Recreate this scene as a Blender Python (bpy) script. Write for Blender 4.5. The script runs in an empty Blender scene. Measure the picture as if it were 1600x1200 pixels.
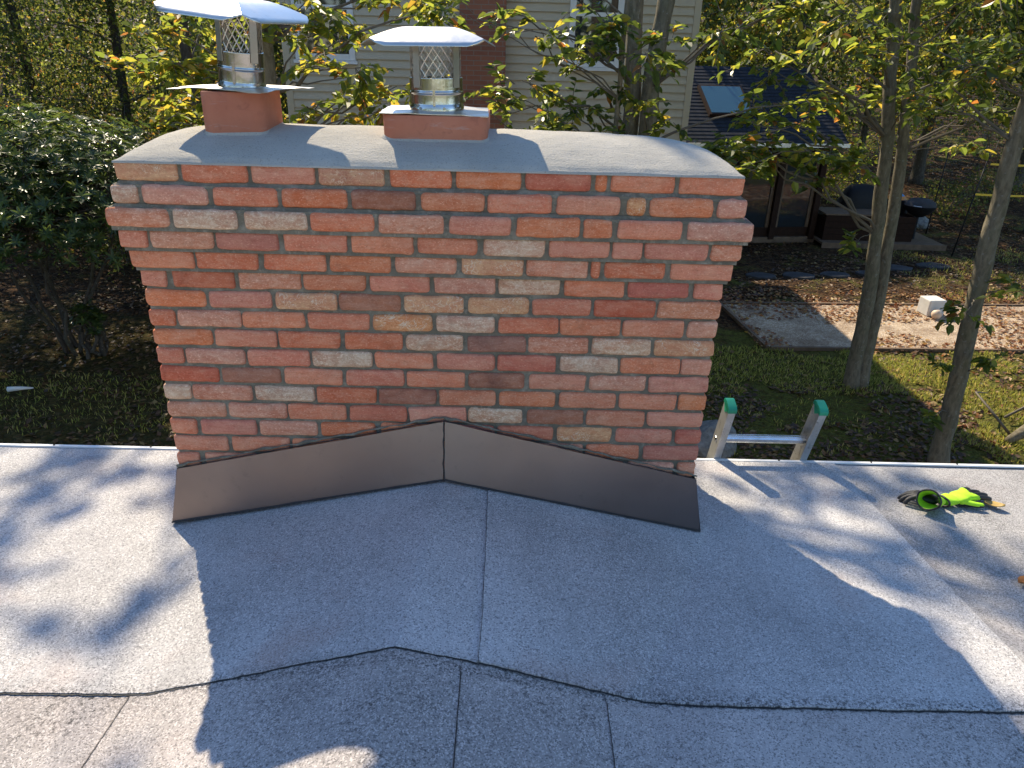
import bpy, bmesh, math, random
import numpy as np
from mathutils import Vector, Matrix, noise

random.seed(7); rng = np.random.default_rng(11)
SC = bpy.context.scene
COL = SC.collection
rad = math.radians

# ------------------------------------------------------------------ camera
F_PX, PITCH, YAW, ROLL = 1148.65, 0.431109, 0.0120066, 0.0273768
CAM = Vector((0.2376, -2.3307, 1.4387))
cp, sp, cy_, sy_ = math.cos(PITCH), math.sin(PITCH), math.cos(YAW), math.sin(YAW)
fw = Vector((sy_*cp, cy_*cp, -sp)); rt = Vector((cy_, -sy_, 0)); up = rt.cross(fw)
rt2 = rt*math.cos(ROLL) + up*math.sin(ROLL); up2 = up*math.cos(ROLL) - rt*math.sin(ROLL)
cd = bpy.data.cameras.new("camera"); cam = bpy.data.objects.new("camera", cd); COL.objects.link(cam)
m = Matrix.Identity(4)
for i in range(3):
    m[i][0] = rt2[i]; m[i][1] = up2[i]; m[i][2] = -fw[i]; m[i][3] = CAM[i]
cam.matrix_world = m
cd.sensor_width = 36.0; cd.lens = F_PX*36/1600; cd.clip_start = 0.05; cd.clip_end = 600
SC.camera = cam

# ------------------------------------------------------------------ sky, sun, exposure
SUN_AZ, SUN_EL = -26.5, 40.8            # degrees; azimuth from +Y towards +X
sdir = Vector((math.sin(rad(SUN_AZ))*math.cos(rad(SUN_EL)), math.cos(rad(SUN_AZ))*math.cos(rad(SUN_EL)), math.sin(rad(SUN_EL))))
w = bpy.data.worlds.new("World"); SC.world = w; w.use_nodes = True
wn = w.node_tree.nodes; wl = w.node_tree.links
bg = wn.get("Background") or wn.new("ShaderNodeBackground")
sky = wn.new("ShaderNodeTexSky"); sky.sky_type = 'NISHITA'; sky.sun_disc = False
sky.sun_elevation = rad(SUN_EL); sky.sun_rotation = rad(SUN_AZ)
sky.altitude = 50; sky.air_density = 1.0; sky.dust_density = 0.0; sky.ozone_density = 4.5
wl.new(sky.outputs[0], bg.inputs[0]); bg.inputs[1].default_value = 0.15
sl = bpy.data.lights.new("sun", 'SUN'); sl.energy = 4.0; sl.angle = rad(0.53); sl.color = (1.0, 0.865, 0.65)
so = bpy.data.objects.new("sun", sl); COL.objects.link(so)
so.rotation_euler = sdir.to_track_quat('Z', 'Y').to_euler(); so.location = sdir*30
vs = SC.view_settings
vs.view_transform = 'Standard'; vs.look = 'None'; vs.exposure = 1.12; vs.gamma = 1.0; vs.use_curve_mapping = False
SC.render.engine = 'CYCLES'
SC.cycles.use_denoising = True
SC.cycles.max_bounces = 8; SC.cycles.diffuse_bounces = 4; SC.cycles.transparent_max_bounces = 8
SC.cycles.sample_clamp_indirect = 6.0

# ------------------------------------------------------------------ helpers
def link(o, parent=None):
    COL.objects.link(o)
    if parent is not None: o.parent = parent
    return o
def mesh_obj(name, verts, faces, mat, parent=None, smooth=False, loc=None):
    me = bpy.data.meshes.new(name); me.from_pydata([tuple(v) for v in verts], [], faces)
    me.validate(); me.update()
    if mat is not None: me.materials.append(mat)
    if smooth: me.polygons.foreach_set("use_smooth", [True]*len(me.polygons))
    o = bpy.data.objects.new(name, me)
    if loc is not None: o.location = loc
    return link(o, parent)
def thing(name, label, cat, loc=(0, 0, 0), group=None, rz=0):
    o = bpy.data.objects.new(name, None); o.location = loc; o.rotation_euler = (0, 0, rz); o.empty_display_size = .1
    COL.objects.link(o); tag(o, label, cat, group); return o
def tag(o, label=None, cat=None, group=None, kind=None):
    if label: o["label"] = label
    if cat: o["category"] = cat
    if group: o["group"] = group
    if kind: o["kind"] = kind
    return o
class MB:
    def __init__(s): s.v = []; s.f = []
    def add(s, v, f):
        k = len(s.v); s.v += [tuple(a) for a in v]; s.f += [tuple(i+k for i in a) for a in f]
    def box(s, x0, x1, y0, y1, z0, z1, mtx=None):
        v = [Vector((x, y, z)) for z in (z0, z1) for y in (y0, y1) for x in (x0, x1)]
        if mtx is not None: v = [mtx @ a for a in v]
        s.add(v, [(0, 2, 3, 1), (4, 5, 7, 6), (0, 1, 5, 4), (2, 6, 7, 3), (0, 4, 6, 2), (1, 3, 7, 5)])
    def tube(s, pts, r, n=8, cap=True):
        pts = [Vector(p) for p in pts]
        rr = list(r) if hasattr(r, '__len__') else [r]*len(pts)
        ref = None; rings = []
        for i, p in enumerate(pts):
            d = (pts[min(i+1, len(pts)-1)] - pts[max(i-1, 0)])
            if d.length < 1e-9: d = Vector((0, 0, 1))
            d.normalize()
            if ref is None:
                ref = d.orthogonal().normalized()
            else:
                ref = (ref - d*ref.dot(d))
                ref = ref.normalized() if ref.length > 1e-6 else d.orthogonal().normalized()
            b = d.cross(ref)
            rings.append([p + (ref*math.cos(a) + b*math.sin(a))*rr[i] for a in [2*math.pi*k/n for k in range(n)]])
        k0 = len(s.v)
        for ring in rings: s.v += [tuple(a) for a in ring]
        for i in range(len(rings)-1):
            for k in range(n):
                a = k0+i*n+k; b2 = k0+i*n+(k+1) % n
                s.f.append((a, b2, b2+n, a+n))
        if cap:
            s.f.append(tuple(k0+k for k in reversed(range(n))))
            s.f.append(tuple(k0+(len(rings)-1)*n+k for k in range(n)))
    def lathe(s, prof, n=24, cx=0, cy=0):
        k0 = len(s.v)
        for r, z in prof:
            for k in range(n):
                a = 2*math.pi*k/n; s.v.append((cx+r*math.cos(a), cy+r*math.sin(a), z))
        for i in range(len(prof)-1):
            for k in range(n):
                a = k0+i*n+k; b = k0+i*n+(k+1) % n
                s.f.append((a, b, b+n, a+n))
    def build(s, name, mat, parent=None, smooth=False, loc=None):
        return mesh_obj(name, s.v, s.f, mat, parent, smooth, loc)

def fast_mesh(name, V, tris=None, quads=None, mat=None, parent=None, smooth=False):
    """V (n,3) array, faces int array (m,k)"""
    Fa = tris if tris is not None else quads
    me = bpy.data.meshes.new(name)
    nv, nf, k = len(V), len(Fa), Fa.shape[1]
    me.vertices.add(nv); me.vertices.foreach_set("co", np.asarray(V, np.float32).ravel())
    me.loops.add(nf*k); me.loops.foreach_set("vertex_index", np.asarray(Fa, np.int32).ravel())
    me.polygons.add(nf); me.polygons.foreach_set("loop_start", np.arange(0, nf*k, k, dtype=np.int32))
    me.polygons.foreach_set("loop_total", np.full(nf, k, np.int32))
    me.polygons.foreach_set("use_smooth", np.full(nf, smooth, bool))
    me.update(calc_edges=True)
    if mat: me.materials.append(mat)
    return link(bpy.data.objects.new(name, me), parent)

# ------------------------------------------------------------------ material helpers
class NT:
    def __init__(s, name):
        s.m = bpy.data.materials.new(name); s.m.use_nodes = True
        s.t = s.m.node_tree; s.n = s.t.nodes; s.l = s.t.links
        s.b = s.n.get("Principled BSDF"); s.o = s.n.get("Material Output")
        s.tc = None
    def new(s, t, **kw):
        nd = s.n.new(t)
        for k, v in kw.items(): setattr(nd, k, v)
        return nd
    def put(s, nd, i, v):
        if hasattr(v, 'is_linked') or isinstance(v, bpy.types.NodeSocket): s.l.new(v, nd.inputs[i])
        else: nd.inputs[i].default_value = v
    def coord(s, kind='Object'):
        if s.tc is None: s.tc = s.new("ShaderNodeTexCoord")
        return s.tc.outputs[kind]
    def mapping(s, vec, scale=(1, 1, 1), loc=(0, 0, 0), rot=(0, 0, 0)):
        nd = s.new("ShaderNodeMapping"); s.put(nd, 0, vec)
        nd.inputs[1].default_value = loc; nd.inputs[2].default_value = rot; nd.inputs[3].default_value = scale
        return nd.outputs[0]
    def noise(s, vec, scale, detail=4, rough=.55, dist=0.0, out=0):
        nd = s.new("ShaderNodeTexNoise"); s.put(nd, 'Vector', vec)
        nd.inputs['Scale'].default_value = scale; nd.inputs['Detail'].default_value = detail
        nd.inputs['Roughness'].default_value = rough; nd.inputs['Distortion'].default_value = dist
        return nd.outputs[out]
    def voro(s, vec, scale, out='Distance', feature='F1', rand=1.0):
        nd = s.new("ShaderNodeTexVoronoi"); nd.feature = feature; s.put(nd, 'Vector', vec)
        nd.inputs['Scale'].default_value = scale; nd.inputs['Randomness'].default_value = rand
        return nd.outputs[out]
    def ramp(s, fac, stops, interp='LINEAR'):
        nd = s.new("ShaderNodeValToRGB"); s.put(nd, 0, fac); cr = nd.color_ramp; cr.interpolation = interp
        while len(cr.elements) < len(stops): cr.elements.new(.5)
        for e, (p, c) in zip(cr.elements, stops):
            e.position = p; e.color = (c, c, c, 1) if not hasattr(c, '__len__') else (*c[:3], 1)
        return nd.outputs[0]
    def mix(s, fac, a, b, blend='MIX'):
        nd = s.new("ShaderNodeMix"); nd.data_type = 'RGBA'; nd.blend_type = blend; nd.clamp_factor = True
        s.put(nd, 0, fac)
        for i, v in ((6, a), (7, b)):
            if isinstance(v, (tuple, list)): v = (*v[:3], 1)
            s.put(nd, i, v)
        return nd.outputs[2]
    def math(s, op, a, b=0.0, clamp=False):
        nd = s.new("ShaderNodeMath"); nd.operation = op; nd.use_clamp = clamp
        s.put(nd, 0, a); s.put(nd, 1, b); return nd.outputs[0]
    def bump(s, h, strength=.3, dist=.005, normal=None):
        nd = s.new("ShaderNodeBump"); nd.inputs['Strength'].default_value = strength; nd.inputs['Distance'].default_value = dist
        s.put(nd, 'Height', h)
        if normal is not None: s.put(nd, 'Normal', normal)
        return nd.outputs[0]
    def objrand(s):
        return s.new("ShaderNodeObjectInfo").outputs['Random']
    def isl(s):
        return s.new("ShaderNodeNewGeometry").outputs['Random Per Island']
    def jit(s, amt=37.0):
        r = s.objrand(); k = s.math('MULTIPLY', r, amt)
        c = s.new("ShaderNodeCombineXYZ"); s.put(c, 0, k); s.put(c, 1, s.math('MULTIPLY', r, amt*1.7)); s.put(c, 2, s.math('MULTIPLY', r, amt*.6))
        v = s.new("ShaderNodeVectorMath"); v.operation = 'ADD'; s.put(v, 0, s.coord()); s.put(v, 1, c.outputs[0])
        return v.outputs[0]
    def done(s, col, rough=.8, normal=None, metal=0.0, spec=None):
        if isinstance(col, (tuple, list)): col = (*col[:3], 1)
        s.put(s.b, 'Base Color', col); s.put(s.b, 'Roughness', rough); s.put(s.b, 'Metallic', metal)
        if spec is not None: s.put(s.b, 'Specular IOR Level', spec)
        if normal is not None: s.put(s.b, 'Normal', normal)
        return s.m

def mat_plain(name, col, rough=.7, metal=0, var=.15, scale=8, bump=.15, spec=None):
    t = NT(name); v = t.coord()
    n = t.noise(v, scale, 5, .6)
    c = t.mix(t.ramp(n, [(.3, 0), (.7, 1)]), tuple(a*(1-var) for a in col), tuple(min(1, a*(1+var)) for a in col))
    f = t.noise(v, scale*14, 3)
    return t.done(c, rough, t.bump(f, bump, .003), metal, spec)

def mat_brick(name, c1, c2, smear, smear_amt, dark=.25, squig=0.0, speck=.5):
    t = NT(name); v = t.jit()
    big = t.noise(v, 9, 4, .6, .4); fine = t.noise(t.mapping(v, (.7, 1, 1.2)), 190, 4, .7); mid = t.noise(t.mapping(v, (.6, 1, 1.3)), 44, 7, .8, .4)
    col = t.mix(t.ramp(big, [(.35, 0), (.65, 1)]), c1, c2)
    r = t.objrand()
    hv = t.new("ShaderNodeHueSaturation"); t.put(hv, 'Color', col)
    t.put(hv, 'Hue', t.math('ADD', t.math('MULTIPLY', t.math('FRACT', t.math('MULTIPLY', r, 7.13)), .008), .496))
    t.put(hv, 'Saturation', t.math('ADD', t.math('MULTIPLY', t.math('FRACT', t.math('MULTIPLY', r, 17.3)), .16), .84))
    t.put(hv, 'Value', t.math('ADD', t.math('MULTIPLY', t.math('FRACT', t.math('MULTIPLY', r, 3.7)), .18), .90)); col = hv.outputs[0]
    # horizontal drag streaks of the moulded face
    st = t.noise(t.mapping(v, (14, 40, 160)), 1.0, 3, .6)
    col = t.mix(t.math('MULTIPLY', t.ramp(st, [(.45, 0), (.75, 1)]), .32), col, tuple(a*.62 for a in c1))
    # pale mortar haze
    col = t.mix(t.math('MULTIPLY', t.ramp(mid, [(.46, 0), (.68, 1)]), smear_amt), col, smear)
    col = t.mix(t.math('MULTIPLY', t.ramp(fine, [(.57, 0), (.66, 1)]), min(1, speck*.55)), col, tuple(min(1, a*1.2+.03) for a in smear))
    col = t.mix(t.math('MULTIPLY', t.ramp(fine, [(.33, 1), (.42, 0)]), .45), col, tuple(a*.42 for a in c1))
    bloom = t.math('MULTIPLY', t.ramp(t.noise(t.mapping(v, (.6, 1, 1.4)), 16, 5, .7, .6), [(.50, 0), (.68, 1)]), .28)
    col = t.mix(bloom, col, smear)
    soot = t.math('MULTIPLY', t.ramp(t.noise(v, 11, 5, .7, .5), [(.56, 0), (.70, 1)]), .30)
    col = t.mix(soot, col, tuple(a*.35 for a in c1))
    # dark burnt flecks and pits
    pit = t.ramp(t.voro(v, 55, rand=1.0), [(.0, 1), (.12, 0)])
    pm = t.math('MULTIPLY', pit, t.ramp(t.noise(v, 21, 2), [(.55, 0), (.6, 1)]))
    col = t.mix(t.math('MULTIPLY', pm, .8), col, (.06, .03, .025))
    col = t.mix(t.math('MULTIPLY', t.ramp(t.noise(v, 6, 3, .6), [(.56, 0), (.72, 1)]), dark), col, (.09, .045, .04))
    if squig:
        q = t.noise(v, 30, 2, .5, 2.2)
        line = t.ramp(q, [(.47, 0), (.495, 1), (.505, 1), (.53, 0)])
        mk = t.math('MULTIPLY', line, t.ramp(t.noise(v, 13, 2), [(.45, 0), (.55, 1)]))
        col = t.mix(t.math('MULTIPLY', mk, squig), col, (.72, .58, .42))
    h = t.math('SUBTRACT', t.math('ADD', t.math('MULTIPLY', fine, .5), t.math('MULTIPLY', mid, .8)), t.math('MULTIPLY', pm, .8))
    return t.done(col, .9, t.bump(h, .55, .004), spec=.25)

BR = {
 'O': mat_brick("brick_orange", (.60, .150, .056), (.68, .200, .080), (.76, .44, .28), .38, .14, .12, .9),
 'R': mat_brick("brick_red", (.50, .105, .050), (.58, .150, .070), (.70, .38, .24), .30, .2, 0, .7),
 'D': mat_brick("brick_burnt", (.32, .115, .062), (.42, .160, .085), (.56, .35, .25), .32, .45, 0, .7),
 'P': mat_brick("brick_pink", (.56, .180, .085), (.64, .240, .125), (.78, .52, .36), .52, .15, 0, 1.2),
 'C': mat_brick("brick_cream", (.54, .22, .105), (.60, .35, .20), (.80, .64, .45), .80, .2, .6, 1.4),
 'T': mat_brick("brick_tan", (.60, .20, .070), (.66, .27, .10), (.80, .56, .30), .45, .2, .95, 1.0),
}
def mat_mortar(name, base=(.24, .217, .162), var=(.155, .14, .105)):
    t = NT(name); v = t.coord()
    n = t.noise(v, 7, 4, .6); f = t.noise(v, 220, 3, .7); g = t.noise(v, 45, 4, .65)
    col = t.mix(t.ramp(n, [(.35, 0), (.7, 1)]), var, base)
    col = t.mix(t.math('MULTIPLY', t.ramp(g, [(.55, 0), (.7, 1)]), .5), col, (.44, .40, .31))
    col = t.mix(t.math('MULTIPLY', t.ramp(f, [(.6, 0), (.7, 1)]), .4), col, (.14, .13, .11))
    col = t.mix(t.math('MULTIPLY', t.ramp(t.noise(v, 17, 5, .7), [(.5, 0), (.68, 1)]), .45), col, (.42, .39, .31))
    return t.done(col, .95, t.bump(t.math('ADD', f, t.math('MULTIPLY', g, 1.5)), .8, .006), spec=.2)
M_MORTAR = mat_mortar("mortar")
def mat_crown():
    t = NT("crown_cement"); v = t.coord()
    n = t.noise(v, 4, 4, .6); f = t.noise(v, 170, 4, .75); br = t.noise(t.mapping(v, (10, 60, 60)), 1.5, 4, .6)
    col = t.mix(t.ramp(n, [(.35, 0), (.7, 1)]), (.41, .385, .335), (.51, .475, .41))
    col = t.mix(t.math('MULTIPLY', t.ramp(br, [(.5, 0), (.7, 1)]), .35), col, (.42, .39, .325))
    pits = t.ramp(f, [(.36, 1), (.43, 0)])
    col = t.mix(t.math('MULTIPLY', pits, .5), col, (.14, .13, .12))
    return t.done(col, .92, t.bump(t.math('ADD', t.math('MULTIPLY', f, 1.0), t.math('MULTIPLY', br, .6)), .8, .006), spec=.2)
M_CROWN = mat_crown()
def mat_clay():
    t = NT("flue_clay"); v = t.coord()
    n = t.noise(v, 5, 4, .6); g = t.noise(v, 28, 5, .6, 1.0); f = t.noise(v, 150, 3)
    col = t.mix(t.ramp(n, [(.35, 0), (.65, 1)]), (.43, .145, .080), (.52, .20, .115))
    sm = t.noise(t.mapping(v, (9, 9, 60)), 1.0, 4, .6, .6)
    col = t.mix(t.math('MULTIPLY', t.ramp(sm, [(.6, 0), (.72, 1)]), .45), col, (.46, .36, .31))
    col = t.mix(t.math('MULTIPLY', t.ramp(g, [(.58, 0), (.72, 1)]), .35), col, (.2, .06, .04))
    return t.done(col, .75, t.bump(f, .25, .002), spec=.35)
M_CLAY = mat_clay()
def mat_steel(name, rough=.2, col=(.63, .63, .62)):
    t = NT(name); v = t.coord()
    n = t.noise(v, 9, 4, .6); st = t.noise(t.mapping(v, (3, 3, 220)), 1.0, 2); d = t.noise(v, 60, 4, .7)
    c = t.mix(t.math('MULTIPLY', t.ramp(d, [(.58, 0), (.75, 1)]), .35), col, tuple(a*.55 for a in col))
    r = t.math('ADD', t.math('MULTIPLY', n, .16), rough)
    t.bump
    return t.done(c, r, t.bump(t.math('ADD', t.math('MULTIPLY', n, 1.0), t.math('MULTIPLY', st, .05)), .25, .006), 1.0)
M_STEEL = mat_steel("stainless_pipe", .10, (.50, .485, .46)); M_LID = mat_steel("stainless_lid", .26, (.60, .565, .51))
def mat_flash():
    t = NT("bronze_flashing"); v = t.coord()
    n = t.noise(v, 3, 3, .5); g = t.noise(v, 25, 4, .65); s = t.noise(t.mapping(v, (2, 2, 40)), 1.0, 2)
    c = t.mix(t.ramp(n, [(.35, 0), (.7, 1)]), (.20, .162, .150), (.235, .192, .178))
    c = t.mix(t.math('MULTIPLY', t.ramp(g, [(.6, 0), (.75, 1)]), .25), c, (.12, .10, .09))
    return t.done(c, t.math('ADD', t.math('MULTIPLY', g, .12), .26), t.bump(t.math('ADD', n, t.math('MULTIPLY', s, .1)), .15, .01), .92, .5)
M_FLASH = mat_flash()
M_CAULK = mat_plain("dark_caulk", (.03, .025, .024), .55, scale=30, bump=.5)
def mat_granule(name, base, dark, loss=.0, seed=0.0, red=.0):
    t = NT(name); v = t.mapping(t.coord(), loc=(seed, seed*.7, 0))
    vf = t.mapping(v, (1, 1, .02))
    gr = t.voro(vf, 290, 'Color'); sep = t.new("ShaderNodeSeparateColor"); t.put(sep, 0, gr)
    f = t.noise(vf, 330, 3, .8)
    big = t.noise(vf, 1.4, 4, .6); mid = t.noise(vf, 9, 4, .65)
    col = t.mix(t.ramp(big, [(.32, 0), (.66, 1)]), tuple(a*.76 for a in base), tuple(a*1.12 for a in base))
    st_ = t.noise(vf, .9, 6, .7, .8)
    col = t.mix(t.math('MULTIPLY', t.ramp(st_, [(.52, 0), (.56, 1), (.60, .5), (.7, 0)]), .22), col, tuple(a*.55 for a in base))
    col = t.mix(t.math('MULTIPLY', t.ramp(sep.outputs[0], [(.0, 1), (.20, .8), (.27, 0)]), .6), col, dark)
    col = t.mix(t.math('MULTIPLY', t.ramp(sep.outputs[1], [(.74, 0), (.86, 1)]), .6), col, tuple(min(1, a*1.65) for a in base))
    if red:
        rm = t.math('MULTIPLY', t.ramp(t.noise(vf, 2.2, 3, .6), [(.57, 0), (.72, 1)]), red)
        col = t.mix(rm, col, (.42, .25, .19))
    # bare bitumen where the granules have gone
    ls = t.math('MULTIPLY', t.ramp(t.noise(vf, 85, 4, .75), [(.53, 0), (.59, 1)]), t.ramp(t.noise(vf, 3.5, 5, .7), [(.44, 0), (.66, 1)]))
    col = t.mix(t.math('MULTIPLY', ls, loss), col, (.035, .033, .032))
    sy3 = t.new('ShaderNodeSeparateXYZ'); t.put(sy3, 0, t.coord())
    lapm = t.ramp(t.math('MULTIPLY', t.math('ADD', sy3.outputs[1], 1.0), 4.0), [(.30, 0), (.36, 1), (.42, 1), (.62, 0)])
    lap = t.math('MULTIPLY', lapm, t.ramp(t.noise(vf, 110, 4, .75), [(.50, 0), (.58, 1)]))
    col = t.mix(t.math('MULTIPLY', lap, .75), col, (.04, .038, .038))
    # runs of dirt
    col = t.mix(t.math('MULTIPLY', t.ramp(t.noise(t.mapping(vf, (1.3, .5, 1)), 3.0, 4, .6), [(.5, 0), (.75, 1)]), .3), col, tuple(a*.5 for a in base))
    return t.done(col, .92, t.bump(t.math('ADD', f, t.math('MULTIPLY', sep.outputs[0], .5)), .7, .003), spec=.25)
M_GRAN_A = mat_granule("granules_new", (.50, .48, .465), (.10, .10, .105), .25, 1.0, .30)
M_GRAN_B = mat_granule("granules_old", (.47, .43, .405), (.07, .07, .07), .95, 5.0, .10)
M_GRAN_C = mat_granule("granules_grey", (.37, .355, .345), (.07, .07, .07), .5, 9.0, .10)
M_BITUMEN = mat_plain("bitumen", (.022, .021, .021), .6, scale=40, bump=.6)
def mat_leaf(name, stops, trans=.55, rough=.38):
    t = NT(name); r = t.isl()
    col = t.ramp(r, stops)
    v = t.coord(); n = t.noise(v, 30, 2)
    col = t.mix(t.math('MULTIPLY', n, .35), col, (.02, .03, .008))
    t.put(t.b, 'Base Color', col); t.put(t.b, 'Roughness', rough); t.put(t.b, 'Specular IOR Level', .5)
    tr = t.new("ShaderNodeBsdfTranslucent")
    hv = t.new("ShaderNodeHueSaturation"); t.put(hv, 'Color', col); hv.inputs['Value'].default_value = 2.8; hv.inputs['Hue'].default_value = .485
    t.put(tr, 0, hv.outputs[0])
    mx = t.new("ShaderNodeMixShader"); mx.inputs[0].default_value = trans
    t.l.new(t.b.outputs[0], mx.inputs[1]); t.l.new(tr.outputs[0], mx.inputs[2]); t.l.new(mx.outputs[0], t.o.inputs[0])
    return t.m
G1, G2, G3, YG, YE, OR, BN = (.045, .070, .014), (.075, .11, .018), (.12, .16, .022), (.20, .23, .025), (.34, .29, .03), (.30, .13, .02), (.12, .065, .02)
M_LEAF = mat_leaf("beech_leaf", [(0, G1), (.30, G2), (.58, G3), (.80, YG), (.95, YE), (.985, OR), (1, BN)])
M_LEAF_DK = mat_leaf("wood_leaf", [(0, (.030, .046, .010)), (.4, (.055, .078, .015)), (.72, (.10, .12, .02)), (.92, (.19, .18, .03)), (1, (.22, .12, .02))], .5, .5)
M_LEAF_YEL = mat_leaf("turning_leaf", [(0, G2), (.3, G3), (.6, YG), (.9, YE), (.975, OR), (1, BN)], .55, .45)
M_RHODO = mat_leaf("rhododendron_leaf", [(0, (.028, .052, .012)), (.6, (.050, .085, .018)), (.9, (.10, .14, .028)), (1, (.18, .21, .035))], .35, .36)
M_LITTER = mat_leaf("fallen_leaf", [(0, (.09, .035, .014)), (.3, (.22, .075, .02)), (.55, (.34, .14, .04)), (.75, (.42, .25, .08)), (.9, (.24, .15, .09)), (1, (.48, .31, .05))], .15, .6)
M_LITTER_DK = mat_leaf("shade_dark_leaf", [(0, (.035, .016, .008)), (.35, (.075, .03, .012)), (.6, (.12, .05, .018)), (.85, (.19, .10, .035)), (1, (.30, .20, .06))], .1, .6)  # brown litter colours darkened further to deepen the yard's shade
M_GRASS = mat_leaf("grass_blade", [(0, (.15, .18, .025)), (.5, (.27, .29, .045)), (.85, (.40, .37, .08)), (1, (.48, .37, .13))], .3, .6)
def mat_bark(name, a, b, moss=.2):
    t = NT(name); v = t.coord()
    g = t.noise(t.mapping(v, (16, 16, 5)), 1.5, 5, .65, .4); n = t.noise(v, 3, 3); f = t.noise(v, 60, 4, .7)
    c = t.mix(t.ramp(g, [(.35, 0), (.65, 1)]), a, b)
    c = t.mix(t.math('MULTIPLY', t.ramp(n, [(.5, 0), (.68, 1)]), moss), c, (.10, .115, .06))
    c = t.mix(t.math('MULTIPLY', t.ramp(t.noise(v, 22, 3), [(.62, 0), (.66, 1)]), .5), c, (.26, .26, .23))
    return t.done(c, .9, t.bump(t.math('ADD', g, t.math('MULTIPLY', f, .4)), .8, .012), spec=.2)
M_BARK = mat_bark("bark_grey", (.11, .096, .068), (.22, .19, .135), .3)
M_BARK2 = mat_bark("bark_brown", (.05, .042, .034), (.10, .085, .066), .25)
M_TWIG = mat_plain("twig", (.13, .11, .085), .8, scale=20)
def mat_ground():
    t = NT("forest_floor"); v = t.coord('Object')
    vv = t.mapping(v, (1, 1, .3))
    cell = t.voro(vv, 13, 'Color', 'F1'); sp_ = t.new("ShaderNodeSeparateColor"); t.put(sp_, 0, cell)
    leaf = t.ramp(sp_.outputs[0], [(0, (.018, .010, .006)), (.35, (.05, .024, .011)), (.6, (.085, .042, .017)), (.8, (.12, .072, .034)), (1, (.06, .042, .028))])
    d = t.voro(vv, 13, 'Distance', 'DISTANCE_TO_EDGE')
    leaf = t.mix(t.ramp(d, [(0, 1), (.10, 0)]), leaf, (.012, .009, .006))
    gn = t.noise(vv, 1.0, 5, .65, .3)
    gf = t.noise(vv, 40, 4, .75)
    grass = t.ramp(gf, [(.3, (.05, .058, .012)), (.55, (.125, .132, .026)), (.75, (.24, .225, .06))])
    sx = t.new("ShaderNodeSeparateXYZ"); t.put(sx, 0, v)
    near = t.ramp(t.math('DIVIDE', sx.outputs[1], 40.0), [(.0, .30), (.23, .24), (.30, .0), (.45, -.2), (.7, 0)])
    gm = t.ramp(t.math('ADD', gn, near), [(.52, 0), (.66, 1)])
    gm = t.math('MULTIPLY', gm, t.ramp(t.noise(vv, 9, 4, .7), [(.35, .3), (.6, 1)]))
    gm = t.math('MULTIPLY', gm, t.ramp(t.math('ADD', t.math('DIVIDE', sx.outputs[0], 40.0), .5), [(.45, .35), (.56, 1)]))
    col = t.mix(gm, leaf, grass)
    return t.done(col, .95, t.bump(t.math('ADD', gf, t.math('MULTIPLY', d, 3)), .8, .03), spec=.1)
M_GROUND = mat_ground()
def mat_gravel():
    t = NT("pea_gravel"); v = t.coord()
    cell = t.voro(v, 45, 'Color'); s_ = t.new("ShaderNodeSeparateColor"); t.put(s_, 0, cell)
    c = t.ramp(s_.outputs[0], [(0, (.30, .215, .145)), (.5, (.48, .37, .26)), (1, (.62, .52, .41))])
    n = t.noise(v, 2.0, 4, .6)
    c = t.mix(t.math('MULTIPLY', t.ramp(n, [(.45, 0), (.65, 1)]), .6), c, (.16, .10, .065))
    return t.done(c, .95, t.bump(t.voro(v, 45), .8, .02), spec=.2)
M_GRAVEL = mat_gravel()
M_SIDING = mat_plain("beige_siding", (.51, .44, .315), .6, var=.06, scale=3, bump=.08)
M_WHITE = mat_plain("white_trim", (.72, .72, .70), .5, var=.05, scale=5, bump=.05)
def mat_worn(name):
    t = NT(name); v = t.coord()
    n = t.noise(v, 11, 5, .65); sc_ = t.noise(t.mapping(v, (60, 60, 6)), 1.0, 4, .7); d = t.noise(v, 45, 4, .7)
    c = t.mix(t.ramp(n, [(.35, 0), (.7, 1)]), (.50, .485, .45), (.66, .65, .62))
    c = t.mix(t.math('MULTIPLY', t.ramp(sc_, [(.58, 0), (.66, 1)]), .55), c, (.20, .19, .175))
    c = t.mix(t.math('MULTIPLY', t.ramp(d, [(.62, 0), (.68, 1)]), .7), c, (.10, .09, .08))
    return t.done(c, t.math('ADD', t.math('MULTIPLY', n, .25), .3), t.bump(d, .2, .002), .75)
M_ALU = mat_worn("aluminium")
M_RUNG = mat_plain("aluminium_rung", (.68, .69, .70), .25, 1.0, .15, 25, .3)
M_GREEN = mat_plain("green_plastic", (.02, .30, .16), .4, var=.1, scale=20)
M_DKWOOD = mat_plain("dark_brown_wood", (.026, .012, .007), .75, spec=.15, var=.25, scale=9, bump=.3)
M_WOOD = mat_plain("weathered_wood", (.14, .09, .055), .8, var=.3, scale=7, bump=.4)
M_SHINGLE = mat_plain("dark_shingle", (.026, .029, .036), .95, var=.35, scale=16, bump=.4, spec=.1)
M_BLACK = mat_plain("black_vinyl", (.008, .008, .010), .6, spec=.3, var=.2, scale=9, bump=.3)
M_STONE = mat_plain("bluestone", (.055, .055, .058), .9, spec=.15, var=.3, scale=4, bump=.4)
M_ROCK = mat_plain("grey_rock", (.17, .17, .16), .9, var=.4, scale=5, bump=.7)
M_BLOCK = mat_plain("white_block", (.62, .61, .58), .85, var=.1, scale=6, bump=.3)
M_YELLOW = mat_plain("yellow_strap", (.75, .48, .02), .5, var=.05)
M_BLUE = mat_plain("blue_plastic", (.03, .25, .55), .35, var=.05)
M_ORANGE = mat_plain("orange_plastic", (.70, .27, .05), .4, var=.05)
M_HIVIS = mat_plain("hi_vis_knit", (.42, .78, .02), .75, var=.12, scale=40, bump=.5)
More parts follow.
